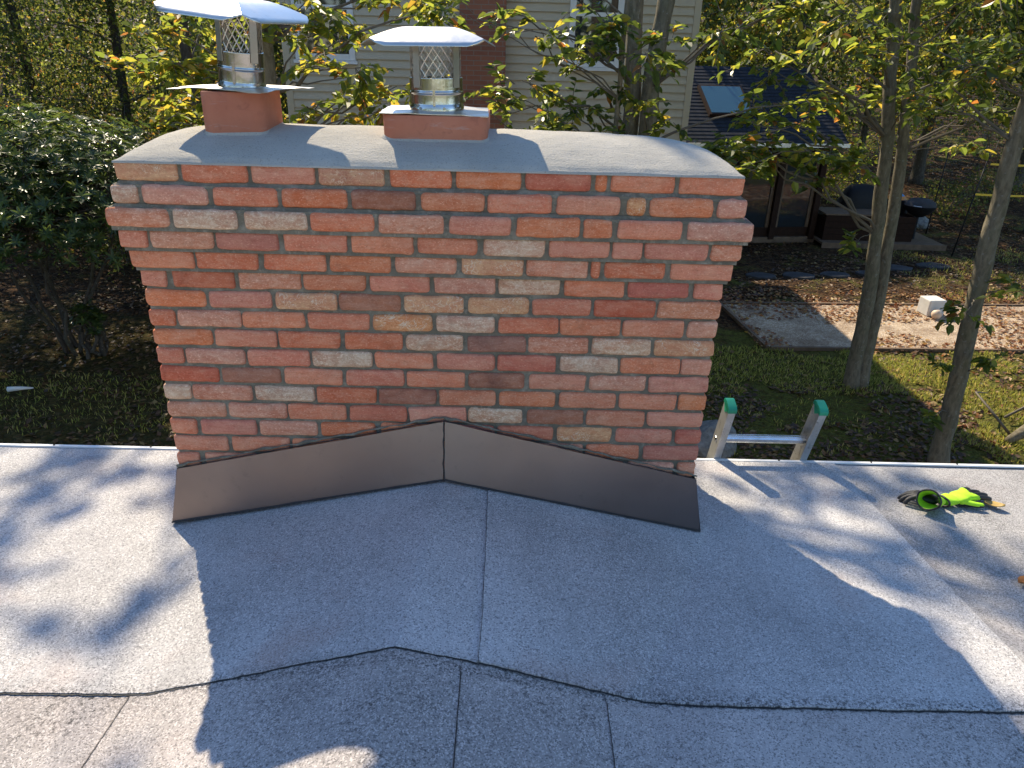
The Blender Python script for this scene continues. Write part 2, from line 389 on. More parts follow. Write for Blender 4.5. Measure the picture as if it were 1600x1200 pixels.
M_LATEX = mat_plain("black_latex", (.014, .014, .017), .42, var=.2, scale=60, bump=.5)
def mat_glass(name, col=(.02, .025, .03), rough=.03):
    t = NT(name); return t.done(col, rough, None, 0, .8)
M_GLASS = mat_glass("window_glass"); M_SKYL = mat_glass("skylight_glass", (.025, .075, .09), .2)
def mat_farbrick():
    t = NT("far_brick"); v = t.mapping(t.coord(), (1, 1, 1), rot=(rad(90), 0, 0))
    b = t.new("ShaderNodeTexBrick"); t.put(b, 'Vector', v)
    b.inputs['Color1'].default_value = (.28, .10, .055, 1); b.inputs['Color2'].default_value = (.20, .065, .04, 1); b.inputs['Mortar'].default_value = (.20, .17, .14, 1)
    b.inputs['Scale'].default_value = 1; b.inputs['Brick Width'].default_value = .215; b.inputs['Row Height'].default_value = .068; b.inputs['Mortar Size'].default_value = .006
    c = t.mix(t.math('MULTIPLY', t.noise(t.coord(), 18, 4), .4), b.outputs[0], (.36, .17, .10))
    return t.done(c, .9, t.bump(b.outputs[1], -.5, .01))
M_FARBRICK = mat_farbrick()

# ------------------------------------------------------------------ terrain
ZG = -3.4
def zg(x, y):
    z = ZG
    if y > 20: z += .085*(y-20)
    if x < -9: z += .10*(-9-x)
    if x > 20: z += .04*(x-20)
    return min(z, 16) + .02*noise.noise(Vector((x*.35, y*.35, 0)))
def build_ground():
    xs = np.concatenate([np.linspace(-220, -30, 14), np.linspace(-27, 40, 90), np.linspace(45, 240, 14)])
    ys = np.concatenate([np.linspace(-120, -10, 8), np.linspace(-7, 45, 80), np.linspace(50, 330, 16)])
    V = np.array([(x, y, zg(x, y)) for y in ys for x in xs]); nx, ny = len(xs), len(ys)
    I = np.arange(nx*ny).reshape(ny, nx)
    Q = np.stack([I[:-1, :-1], I[:-1, 1:], I[1:, 1:], I[1:, :-1]], -1).reshape(-1, 4)
    o = fast_mesh("ground", V, quads=Q, mat=M_GROUND, smooth=True); tag(o, kind="structure", label="lawn and leaf covered ground sloping up into the wood")
build_ground()

# ------------------------------------------------------------------ our roof
SL = math.tan(rad(5.0)); Z0 = -.228; YF = -.03
YE_ = .608                        # eave
CRL, CRH = 2.6, .228              # cricket length and rise at the chimney
def zroof(x, y):
    z = Z0 - (y-YF)*SL
    t = (YF-y)/CRL
    if -0.02 < t < 1:
        t = max(t, 0)
        xr = .026 - .09*t*2.0; wv = 1.0*(1-t)
        h = CRH*(1-t)*(1-abs(x-xr)/max(wv, 1e-4))
        if h > 0: z += h
    return z
def wob(x, y):
    return .0035*noise.noise(Vector((x*1.3, y*1.3, 3.1))) + .0016*noise.noise(Vector((x*5, y*5, 1.0)))
house = thing("house", "low roofed house underfoot with pale grey granule roofing sheets", "house", (0, 0, 0))
def sheet(x0f, x1f, ytop, ybf, zoff, mat, nx=90, ny=60):
    V = []; F = []
    for j in range(ny+1):
        for i in range(nx+1):
            u, v = i/nx, j/ny
            # bilinear between edges; edges may waver
            y_mid = ytop + (-1.0-ytop)*v
            xa, xb = x0f(y_mid), x1f(y_mid); x = xa + (xb-xa)*u
            yb = ybf(x); y = ytop + (yb-ytop)*v
            V.append((x, y, zroof(x, y)+zoff+wob(x, y)))
    W = nx+1
    for j in range(ny):
        for i in range(nx):
            a = j*W+i; F.append((a, a+W, a+W+1, a+1))
    # skirt so the sheet has a visible edge
    rim = [(i, 0) for i in range(nx+1)] + [(nx, j) for j in range(1, ny+1)] + [(i, ny) for i in range(nx-1, -1, -1)] + [(0, j) for j in range(ny-1, 0, -1)]
    k0 = len(V)
    for (i, j) in rim:
        p = V[j*W+i]; V.append((p[0], p[1], p[2]-.006))
    n = len(rim)
    for k in range(n):
        a = rim[k]; b = rim[(k+1) % n]
        F.append((a[1]*W+a[0], b[1]*W+b[0], k0+(k+1) % n, k0+k))
    return mesh_obj("roofing_sheet", V, F, mat, house, smooth=False)
def nz(a, s): return noise.noise(Vector((a, s, .5)))
def seam_y(x): return -.905 + .035*math.exp(-((x-.03)/.55)**2) + .008*nz(x*1.1, 2) + .003*nz(x*7, 4) + .0028*nz(x*70, 5) - (.02 if x > .18 else 0)*0
def seam_y2(x): return -.895 + .025*math.exp(-((x-.03)/.55)**2) - .018*max(0, min(1, (x-.2)/.6)) + .008*nz(x*1.1, 8) + .003*nz(x*6, 4) + .0028*nz(x*70, 7)
sx_ = lambda c, s: (lambda y: c + .008*nz(y*1.5, s) + .002*nz(y*20, s))
XS = sx_(.185, 1); XR = sx_(1.765, 3)
const = lambda c: (lambda y: c)
# deck under everything
V = []; F = []
deck = MB()
for (ya, yb) in ((YE_-.005, -6.5),):
    V = [(-6, ya, zroof(-6, ya)-.02), (7, ya, zroof(7, ya)-.02), (7, yb, zroof(7, yb)-.02), (-6, yb, zroof(-6, yb)-.02)]
    V += [(a, b, c-.14) for a, b, c in V]
    deck.add(V, [(0, 3, 2, 1), (4, 5, 6, 7), (0, 1, 5, 4), (1, 2, 6, 5), (2, 3, 7, 6), (3, 0, 4, 7)])
deck.build("roof_deck", M_BITUMEN, house)
yl = -3.4
yle = -6.5
def low(xa, xb, ztop): 
    return sheet(xa, xb, -.84, const(-3.4), ztop, M_GRAN_B, 60, 70)
low(const(-6.0), lambda y: -.755+.03*(y+.9)*-1*-1, -.001) if False else None
sheet(const(-6.0), sx_(-.735, 11), -.84, const(-3.0), -.001, M_GRAN_B, 60, 60)
sheet(sx_(-.733, 11), sx_(.14, 12), -.84, const(-3.0), .0005, M_GRAN_B, 50, 60)
sheet(sx_(.138, 12), sx_(.525, 13), -.84, const(-3.0), -.001, M_GRAN_B, 40, 60)
sheet(sx_(.523, 13), const(7.0), -.84, const(-3.0), .0005, M_GRAN_B, 60, 60)
sheet(const(-6.0), const(7.0), -2.95, const(-6.5), -.004, M_GRAN_B, 20, 20)
sheet(const(-6.0), XS, YE_, seam_y, .005, M_GRAN_A, 240, 90)
sheet(XS, XR, YE_, seam_y2, .0085, M_GRAN_A, 120, 90)
sheet(lambda y: XR(y)-.05, const(7.0), YE_, lambda x: -.93, .001, M_GRAN_C, 80, 60)
# bitumen bleeding out along the laps
def bead(pts, wid, zoff):
    mb = MB(); L = []; R_ = []
    for k, (x, y) in enumerate(pts):
        a = pts[max(0, k-1)]; b = pts[min(len(pts)-1, k+1)]
        d = Vector((b[0]-a[0], b[1]-a[1])).normalized(); nrm = Vector((-d.y, d.x))
        w1 = wid*(.55+.5*abs(nz(k*.37, 1))+.9*abs(nz(k*.9, 3))); w2 = wid*.35
        p1 = (x+nrm.x*w1, y+nrm.y*w1); p2 = (x-nrm.x*w2, y-nrm.y*w2)
        L.append((*p1, zroof(*p1)+wob(*p1)+zoff)); R_.append((*p2, zroof(*p2)+wob(*p2)+zoff+.001))
    n = len(pts)
    V = L+R_; F = [(i, i+1, n+i+1, n+i) for i in range(n-1)]
    mb.add(V, F); o = mb.build("seam_bitumen", M_BITUMEN, house)
    return o
bead([(x, seam_y(x)-.001) for x in np.arange(.185, -3.5, -.006)], .0042, .0022)
bead([(x, seam_y2(x)-.001) for x in np.arange(1.76, .187, -.006)], .0045, .0032)
bead([(x, -.93) for x in np.arange(4.5, 1.76, -.012)], .004, .0018)
bead([(XS(y)+.0005, y) for y in np.arange(-.03, -.9, -.01)], .0011, .0100)
bead([(sx_(.14, 12)(-1.0+0*y)-.0, y) for y in np.arange(-.91, -2.5, -.01)], .0020, .0018)
bead([(.525+.004*nz(y*2, 3), y) for y in np.arange(-.92, -2.5, -.01)], .0020, .0018)
bead([(-.735+.004*nz(y*2, 5), y) for y in np.arange(-.91, -2.5, -.01)], .0013, .0018)
# drip edge with nails, fascia, wall
mb = MB()
ze = zroof(-3, YE_)
mb.add([(-6.05, YE_-.010, ze+.0125), (7.05, YE_-.010, ze+.0125), (7.05, YE_+.008, ze+.011), (-6.05, YE_+.008, ze+.011),
        (-6.05, YE_+.014, ze-.07), (7.05, YE_+.014, ze-.07), (-6.05, YE_-.012, ze+.006), (7.05, YE_-.012, ze+.006)],
       [(0, 1, 2, 3), (3, 2, 5, 4), (6, 7, 1, 0)])
de = mb.build("drip_edge", M_WHITE, house)
for x in np.arange(-2.6, 3.4, .41):
    b = MB(); b.lathe([(.0001, .0155), (.004, .015), (.005, .012)], 8); o = b.build("nail", M_BITUMEN, de); o.location = (x+.05*nz(x, 1), YE_, ze)
mb = MB(); mb.box(-6, 7, YE_-.05, YE_-.006, ze-.25, ze-.05); mb.build("fascia", M_WHITE, house)
mb = MB(); mb.box(-5.7, 6.7, -6.2, YE_-.35, ZG-.3, ze-.16); mb.build("wall", M_SIDING, house)

# ------------------------------------------------------------------ chimney
CH = .0687594
YB = .60
YFACE = [-.015, -.03, -.045, -.03, -.015]+[0]*11
ROWS = '''-970,-781,T -765,-568,O -552,-361,O -345,-147,T -125,59,O 79,274,O 292,491,R 507,540,O 556,752,O 768,965,O
-990,-906,C -890,-694,P -674,-479,O -461,-264,O -245,-51,D -31,163,O 177,371,O 391,584,O 610,665,T 681,875,O 892,984,P
-1012,-817,P -801,-607,C -581,-389,C -377,-177,O -163,36,P 56,248,O 268,462,O 478,564,O 586,784,O 804,1009,P
-992,-905,O -889,-696,P -682,-490,R -470,-274,O -254,-63,O -47,142,O 166,355,C 375,563,O 577,667,O 679,879,O 892,988,P
-975,-773,O -761,-568,O -545,-348,O -331,-139,O -121,75,P 94,288,T 305,498,P 514,539,O 558,751,O 774,973,O
-960,-879,O -854,-658,R -639,-440,P -426,-227,O -210,-17,O 4,200,P 215,411,C 432,624,O 641,840,R 861,956,O
-960,-762,O -747,-542,O -527,-326,T -316,-114,D -99,95,T 114,314,T 327,521,O 536,735,R 748,956,P
-959,-873,O -858,-655,P -646,-439,O -424,-222,O -207,-11,T 6,200,C 217,414,O 426,623,O 638,840,O 857,955,P
-959,-757,O -744,-543,O -530,-326,O -306,-113,O -97,94,C 112,308,D 319,520,P 537,734,C 750,956,T
-958,-867,O -856,-657,P -642,-436,O -423,-221,C -208,-10,O 6,202,O 215,412,R 432,628,C 642,843,O 852,954,P
-958,-757,R -744,-540,D -524,-327,O -311,-113,O -100,98,O 114,308,D 328,520,O 536,733,P 746,955,O
-957,-863,C -854,-650,P -635,-431,C -417,-213,O -199,-3,D 12,206,O 222,418,O 437,633,O 649,846,O 858,955,O
-957,-749,P -738,-534,P -525,-323,O -307,-109,R -96,102,O 114,305,C 324,522,D 538,740,O 754,955,O
-956,-864,O -846,-651,R -635,-431,P -415,-222,O -199,-6,O 12,206,R 220,416,R 434,629,T 647,846,O 863,957,R
-955,-761,O -743,-539,O -525,-321,O -305,-100,R -82,121,O 137,338,O 352,529,P 543,733,O 754,955,R
-955,-873,O -848,-665,O -647,-450,O -431,-232,O -215,-18,O 1,199,O 217,415,O 434,680,O 699,869,P 888,952,P'''
ROWS = [[(float(a)/1000, float(b)/1000, t) for a, b, t in (e.split(',') for e in r.split())] for r in ROWS.split('\n')]
chimney = thing("chimney", "broad red brick chimney with corbelled top and grey cement crown", "chimney", (0, 0, 0))
def brick_mesh(wd, dp, ht, seed, fine=True):
    b = Vector((wd/2, dp/2, ht/2)); r = .010+.006*random.random()
    def cs(h, n):
        inner = list(np.linspace(-(h-r), h-r, n))
        return [-h, -(h-.4*r)] + inner + [h-.4*r, h]
    X = cs(b.x, max(2, int(wd/.028)) if fine else 2); Y = cs(b.y, 2); Z = cs(b.z, 3 if fine else 2)
    idx = {}; V = []; F = []
    sd = Vector((seed*13.7, seed*7.1, seed*3.3))
    skew = [(random.uniform(-.0025, .0025), random.uniform(-.002, .002)) for _ in range(2)]
    def vert(i, j, k):
        key = (i, j, k)
        if key in idx: return idx[key]
        p = Vector((X[i], Y[j], Z[k])); inn = Vector([max(-(h-r), min(h-r, c)) for c, h in zip(p, b)])
        d = p-inn
        if d.length > 1e-9: p = inn + d.normalized()*min(r, d.length if (abs(d.x) > 1e-9)+(abs(d.y) > 1e-9)+(abs(d.z) > 1e-9) < 2 else r)
        nn = noise.noise_vector(p*55+sd); n2 = noise.noise_vector(p*18+sd)
        edge = 1.0 if d.length > 1e-6 else .45
        p += Vector((nn.x*.0026*edge+n2.x*.0030, nn.y*.0012*edge, nn.z*.0024*edge+n2.z*.0024*edge))
        p.z += skew[0][0]*(p.x/b.x)*.5; p.y += skew[0][1]*(p.x/b.x)
        idx[key] = len(V); V.append(p); return idx[key]
    nx, ny, nz_ = len(X)-1, len(Y)-1, len(Z)-1
    for i in range(nx):
        for k in range(nz_):
            F.append((vert(i, 0, k), vert(i+1, 0, k), vert(i+1, 0, k+1), vert(i, 0, k+1)))
            F.append((vert(i, ny, k), vert(i, ny, k+1), vert(i+1, ny, k+1), vert(i+1, ny, k)))
    for j in range(ny):
        for k in range(nz_):
            F.append((vert(0, j, k), vert(0, j, k+1), vert(0, j+1, k+1), vert(0, j+1, k)))
            F.append((vert(nx, j, k), vert(nx, j+1, k), vert(nx, j+1, k+1), vert(nx, j, k+1)))
    for i in range(nx):
        for j in range(ny):
            F.append((vert(i, j, 0), vert(i, j+1, 0), vert(i+1, j+1, 0), vert(i+1, j, 0)))
            F.append((vert(i, j, nz_), vert(i+1, j, nz_), vert(i+1, j+1, nz_), vert(i, j+1, nz_)))
    return V, F
seed = 0
mort = MB()
back = MB()
for i, row in enumerate(ROWS):
    k = 15-i; zb = k*CH; zt = (k+.875)*CH; zc = (zb+zt)/2; yf = YFACE[i]
    out = -yf
    xl, xr_ = row[0][0], row[-1][1]; yb = YB+out
    # mortar bed slab of this course
    ins = .0105
    mort.box(xl+ins, xr_-ins, yf+ins+.001*(i % 2), yb-ins, zb-.0115+.0002*i, zt+.0004*(i % 3))
    first = {}
    for n_, (a, b, t) in enumerate(row):
        seed += 1
        corner = n_ in (0, len(row)-1)
        a -= .003*(n_ > 0); b += .003*(n_ < len(row)-1); wd = b-a; dp = .2 if (corner and wd < .14) else .095
        if corner: first[n_ != 0] = dp
        V, F = brick_mesh(wd, dp, zt-zb, seed)
        oy = random.uniform(-.0015, .0015)
        if corner: oy = 0
        mesh_obj("brick", V, F, BR[t], chimney, True, ((a+b)/2, yf+dp/2+oy, zc))
    for side, xf in ((0, xl), (1, xr_)):
        y = yf + first[bool(side)] + .012
        while y < yb-.03:
            ln = min(.2, yb-y)
            if yb-(y+ln) < .03: ln = yb-y
            seed += 1
            V, F = brick_mesh(.095, ln, zt-zb, seed, False)
            mesh_obj("brick", V, F, BR[random.choice('OOOOORPPTD')], chimney, True, (xf+(.0475 if side == 0 else -.0475), y+ln/2, zc))
            y += ln+.012
    x = xl+.107+(.1 if i % 2 else 0)
    while x < xr_-.15:
        ln = min(.2, xr_-.107-x)
        back.box(x, x+ln, yb-.05, yb, zb, zt); x += ln+.012
o = back.build("brick", BR['O'], chimney); tag(o, kind="stuff")
# body below the lowest course (behind the flashing) and mortar washes on the corbel steps
mort.box(-.95, .95, .004, YB-.004, -.6, -.0113)
for i in (1, 2):            # ledges on top of courses 3 and 2
    lo = ROWS[i]; hi = ROWS[i-1]
    kz = (15-i+.84)*CH
    a0, a1, ya, yba = lo[0][0]+.009, lo[-1][1]-.009, YFACE[i]+.009, YB-YFACE[i]-.009
    b0, b1, yb_, ybb = hi[0][0]+.008, hi[-1][1]-.008, YFACE[i-1]+.008, YB-YFACE[i-1]-.008
    V = [(a0, ya, kz-.006), (a1, ya, kz-.006), (a1, yba, kz-.006), (a0, yba, kz-.006), (b0, yb_, kz+.0125), (b1, yb_, kz+.0125), (b1, ybb, kz+.0125), (b0, ybb, kz+.0125)]
    mort.add(V, [(0, 1, 5, 4), (1, 2, 6, 5), (2, 3, 7, 6), (3, 0, 4, 7), (0, 3, 2, 1), (4, 5, 6, 7)])
mort.build("mortar", M_MORTAR, chimney)
# crown
def crown_z(x, y):
    u = min(1, abs(x)/.962); v = min(1, abs(y-.3)/.315)
    return (1-u**(7 if x < 0 else 4.5))**.5*(1-v**2)
def crown():
    nx, ny = 150, 60; V = []; F = []
    zb = (15+.84)*CH
    xs = [.966*math.sin(math.pi/2*a)*.55+.966*a*.45 for a in np.linspace(-1, 1, nx+1)]
    ys = [.3+.318*(math.sin(math.pi/2*a)*.55+a*.45) for a in np.linspace(-1, 1, ny+1)]
    for y in ys:
        for x in xs:
            h = .080*crown_z(x, y) + .003*noise.noise(Vector((x*6, y*6, 0))) + .0015*noise.noise(Vector((x*25, y*25, 0)))
            e = min(.966-abs(x), .318-abs(y-.3)); e = max(0, min(1, e/.02))
            V.append((x-.002 + .003*noise.noise(Vector((x*14, y*14, 2)))*(1-e), y + .003*noise.noise(Vector((x*14, y*14, 5)))*(1-e), zb + .006*e + h + .002))
    W = nx+1
    for j in range(ny):
        for i in range(nx):
            a = j*W+i; F.append((a, a+1, a+W+1, a+W))
    k0 = len(V)
    rim = [i for i in range(nx+1)] + [j*W+nx for j in range(1, ny+1)] + [ny*W+i for i in range(nx-1, -1, -1)] + [j*W for j in range(ny-1, 0, -1)]
    for a in rim: p = V[a]; V.append((p[0], p[1], zb-.004))
    n = len(rim)
    for k in range(n): F.append((rim[k], k0+k, k0+(k+1) % n, rim[(k+1) % n]))
    mesh_obj("crown", V, F, M_CROWN, chimney, True)
crown()
ZC = (15+.84)*CH + .09      # about the crown's top
def rrect(w_, d_, r, n=6):
    P = []
    for cx, cy, a0 in ((w_/2-r, d_/2-r, 0), (-w_/2+r, d_/2-r, 90), (-w_/2+r, -d_/2+r, 180), (w_/2-r, -d_/2+r, 270)):
        for k in range(n+1):
            a = rad(a0+90*k/n); P.append((cx+r*math.cos(a), cy+r*math.sin(a)))
    return P
def flue(cx, cy, w_, d_, z0, z1, rz=0):
    mb = MB(); th = .022; O = rrect(w_, d_, .035); I = rrect(w_-2*th, d_-2*th, .02); n = len(O)
    c, s = math.cos(rz), math.sin(rz)
    rings = [(O, z0-.12), (O, z0+.3*(z1-z0)), (O, z1-.004), ([(a*.985, b*.985) for a, b in O], z1), (I, z1), (I, z0-.1)]
    V = []; F = []
    for R_, z in rings: V += [(cx+a*c-b*s+.0015*nz(a*30, z*9), cy+a*s+b*c, z) for a, b in R_]
    for i in range(len(rings)-1):
        for k in range(n): F.append((i*n+k, i*n+(k+1) % n, (i+1)*n+(k+1) % n, (i+1)*n+k))
    mesh_obj("flue_liner", V, F, M_CLAY, chimney, True)
    # mortar fillet round the foot
    V = []; F = []
    for sc_, z in ((1.06, z0-.006), (1.02, z0+.003), (.985, z0+.009)): V += [(lambda X_, Y_: (X_, Y_, (15+.84)*CH+.008+.080*crown_z(X_, Y_)+(z-z0)+.004*nz(a*22, b*22)))(cx+(a*c-b*s)*sc_, cy+(a*s+b*c)*sc_) for a, b in O]
    for i in range(2):
        for k in range(n): F.append((i*n+k, i*n+(k+1) % n, (i+1)*n+(k+1) % n, (i+1)*n+k))
    mesh_obj("fillet", V, F, M_CROWN, chimney, True)
RFX, RFY = .0, .30
LFX, LFY = -.648, .30
flue(RFX, RFY, .335, .335, ZC-.008, 1.232)
flue(LFX, LFY-.03, .200, .24, ZC-.004, 1.285, 0)

def cap(name, label, x, y, z0, rp, hb, hm, lidw, ptilt, rz, tilt, plate_w, plate_d, prz):
    t = thing(name, label, "chimney cowl", (x, y, z0))
    # base plate, a little warped
    V = []; F = []; n = 8
    for s in (0, 1):
        for j in range(n+1):
            for i in range(n+1):
                a = (i/n-.5)*plate_w; b = (j/n-.5)*plate_d; rr = math.hypot(a/plate_w, b/plate_d)
                zz = .004 + .010*max(0, .45-rr) - .002*s + ptilt*(a/plate_w) + .006*nz(a*6+x, b*6)*rr - .004*(rr > .62)
                V.append((a*math.cos(prz)-b*math.sin(prz), a*math.sin(prz)+b*math.cos(prz), zz))
    W = n+1; K = W*W
    for j in range(n):
        for i in range(n):
            a = j*W+i; F.append((a, a+1, a+W+1, a+W)); F.append((K+a, K+a+W, K+a+W+1, K+a+1))
    for k in range(n):
        F.append((k, K+k, K+k+1, k+1)); F.append((n*W+k, n*W+k+1, K+n*W+k+1, K+n*W+k))
        F.append((k*W, (k+1)*W, K+(k+1)*W, K+k*W)); F.append((k*W+n, K+k*W+n, K+(k+1)*W+n, (k+1)*W+n))
    mesh_obj("base_plate", V, F, M_LID, t)
    top = bpy.data.objects.new("storm_collar", None)
    tm = Matrix.Rotation(tilt[0], 4, 'X') @ Matrix.Rotation(tilt[1], 4, 'Y')
    def add(mb, nm, mat, smooth=False, mx=tm, parent=t):
        mb.v = [tuple(mx @ Vector(a)) for a in mb.v]; return mb.build(nm, mat, parent, smooth)
    mb = MB()
    mb.lathe([(rp+.003, .004), (rp+.003, .018), (rp+.0005, .022), (rp, .026), (rp, .05), (rp, hb*.53-.004), (rp, hb*.53), (rp+.0022, hb*.53+.002), (rp+.0022, hb*.53+.006), (rp, hb*.53+.008), (rp, hb*.53+.012), (rp, hb-.003), (rp, hb-.001), (rp-.001, hb), (rp-.004, hb), (rp-.004, hb-.002), (rp-.004, .004)], 48)
    col = add(mb, "collar", M_STEEL, True)
    # clamp seam and screws
    mb = MB(); mb.box(-.004, .004, -rp-.004, -rp+.001, .02, hb-.004); add(mb, "seam_strip", M_STEEL, parent=col)
    for a in (-60, -30, 20, 55):
        mb = MB(); ca, sa = math.sin(rad(a)), -math.cos(rad(a))
        mb.tube([(rp*.98*ca, rp*.98*sa, .013), ((rp+.008)*ca, (rp+.008)*sa, .013)], .004, 6); add(mb, "screw", M_STEEL, parent=col)
    # straps
    for a in (-38, 52, 142, 232):
        mb = MB(); al = rad(a); d = Vector((math.sin(al), -math.cos(al), 0)); tg = Vector((math.cos(al), math.sin(al), 0)); w2 = .013
        V = [d*(rp+.003)-tg*w2, d*(rp+.003)+tg*w2]
        q = [Vector((0, 0, hb-.03)), Vector((0, 0, hb+hm))]
        vv = [V[0]+q[0], V[1]+q[0], V[1]+q[1], V[0]+q[1]]; vv += [a_-d*.002 for a_ in vv]
        mb.add(vv, [(0, 1, 2, 3), (7, 6, 5, 4), (0, 4, 5, 1), (1, 5, 6, 2), (2, 6, 7, 3), (3, 7, 4, 0)])
        add(mb, "strap", M_LID)
    # expanded metal mesh: crossing flat strands
    mb = MB(); N = 18; rm = rp-.006; turns = .16
    for sgn in (1, -1):
        for k in range(N):
            a0 = 2*math.pi*k/N; P = []
            for s in range(7):
                f = s/6; a = a0+sgn*turns*2*math.pi*f; P.append((rm*math.cos(a), rm*math.sin(a), hb-.012+(hm+.014)*f))
            mb.tube(P, .0017, 4, False)
    ms = add(mb, "spark_mesh", M_LID)
    # lid: flat centre with four bent-down sides and clipped corners
    h = lidw/2; c_ = h*.62; zt = hb+hm; dz = .052; e = h*.70; hp = h*.90
    mb = MB(); n = 10
    def lz(m): 
        m = max(0, (m-.34)/.66); return dz*(1-m**1.45)
    def lp(x, y):
        k_ = (abs(x)+abs(y))/(1.66*h)
        if k_ > 1: x /= k_; y /= k_
        return (x, y, lz(max(abs(x), abs(y))/h))
    P2 = []; F2 = []
    for q in range(4):
        r_ = rad(90*q); ca, sa = math.cos(r_), math.sin(r_); rows = []
        for i in range(n+1):
            row = []
            for j in range(n+1):
                d_ = h*i/n; x_, y_, z_ = lp((2*j/n-1)*d_, -d_)
                row.append(len(P2)); P2.append((x_*ca-y_*sa, x_*sa+y_*ca, z_))
            rows.append(row)
        for i in range(n):
            for j in range(n): F2.append((rows[i+1][j], rows[i+1][j+1], rows[i][j+1], rows[i][j]))
        k1 = len(P2); P2 += [(P2[v_][0], P2[v_][1], P2[v_][2]-.004) for v_ in rows[n]]
        for j in range(n): F2.append((rows[n][j+1], rows[n][j], k1+j, k1+j+1))
    mb = MB(); mb.add([(a, b, z+zt-.004) for a, b, z in P2], F2)
    add(mb, "lid", M_LID, True, tm @ Matrix.Translation((-.012, -.005, 0)) @ Matrix.Rotation(rz, 4, 'Z'))
    # black disc standing in for the dark inside the pipe
    mb = MB(); mb.lathe([(rp-.008, hb-.02), (.001, hb-.03)], 24); add(mb, "flue_dark_disc", M_BLACK)
    return t
cap("chimney_cowl", "level stainless steel chimney cap with diamond mesh on the low square flue", RFX-.008, RFY, 1.234, .088, .105, .10, .415, 0.0, rad(1), (0, rad(-.8)), .345, .335, rad(2))
cap("chimney_cowl", "tilted stainless steel chimney cap on the tall narrow clay flue", LFX-.005, LFY, 1.288, .073, .115, .105, .39, .004, rad(-21), (rad(3), rad(4.5)), .36, .30, rad(-19))

# ------------------------------------------------------------------ flashing
def quadstrip(name, top, bot, mat, parent, n=24, amp=.003, off=0):
    V = []; F = []; m_ = 6
    T0, T1, B0, B1 = map(Vector, (*top, *bot))
    for j in range(m_+1):
        for i in range(n+1):
            u, v = i/n, j/m_
            p = (T0.lerp(T1, u)).lerp(B0.lerp(B1, u), v)
            p.y += amp*noise.noise(Vector((p.x*3.0, p.z*3, off)))
            if j == 0: p.z += .002*noise.noise(Vector((p.x*22, 1, off)))
            V.append(p)
    W = n+1
    for j in range(m_):
        for i in range(n): a = j*W+i; F.append((a, a+W, a+W+1, a+1))
    mb = MB(); P = [V[m_*W+i]+Vector((0, -.002, .002)) for i in range(n+1)]
    mb.tube(P, [.0032+.0012*nz(i*.8, off) for i in range(n+1)], 6); mb.build("foot_sealant", M_CAULK, parent)
    return mesh_obj(name, V, F, mat, parent, True)
flash = thing("flashing", "dark bronze metal flashing peaked in the middle along the chimney foot", "flashing", (0, 0, 0))
zrb = lambda x, y: zroof(x, y)+.014
pk = .028
LP = quadstrip("flashing_panel", ((-.953, -.013, .0), (pk-.002, -.020, .222)), ((-.992, -.046, zrb(-.992, -.046)), (pk-.002, -.072, zrb(pk, -.072))), M_FLASH, flash, off=1)
RP = quadstrip("flashing_panel", ((pk+.003, -.019, .222), (.956, -.013, .0)), ((pk+.003, -.071, zrb(pk, -.071)), (.988, -.046, zrb(.988, -.046))), M_FLASH, flash, off=7)
for sg in (-1, 1):
    mb = MB(); x0 = .954*sg; x1 = .992*sg
    yy = np.linspace(-.046, .600, 12); V = []; F = []
    for y in yy: V += [(x0, max(y, -.014), .0-.05*(y > 0.3)*0), (x1, y, zroof(x1, y)+.010)]
    for i in range(len(yy)-1): F.append((2*i, 2*i+1, 2*i+3, 2*i+2))
    mb.add(V, F); mb.build("side_panel", M_FLASH, flash)
mb = MB(); P = [(pk+.004*nz(k*.4, 2), -.022-.052*k/20, .226-.216*k/20) for k in range(21)]
mb.tube(P, [.0022+.0015*abs(nz(k*.7, 1)) for k in range(21)], 6); mb.build("seam_sealant", M_CAULK, flash)
for (xa, za, xb, zb_) in ((-.955, .002, pk, .224), (pk, .224, .957, .002)):
    mb = MB(); n = 70
    P = []
    for k in range(n+1):
        f = k/n; P.append((xa+(xb-xa)*f, -.010-.003*nz(k*.5, 3), za+(zb_-za)*f+.003*nz(k*.35, 6)+.0025*nz(k*1.3, 2)))
    mb.tube(P, [.0010+.0018*abs(nz(k*.6, 9)) for k in range(n+1)], 6); mb.build("top_sealant", M_CAULK, flash)
    P2 = [(p[0], -.006, p[2]+.010+.006*nz(k*.3, 4)) for k, p in enumerate(P)]
    mb = MB(); mb.tube(P2, [max(.001, .004*nz(k*.25, 7)+.004) for k in range(n+1)], 6); mb.build("mortar_patch", M_MORTAR, flash)

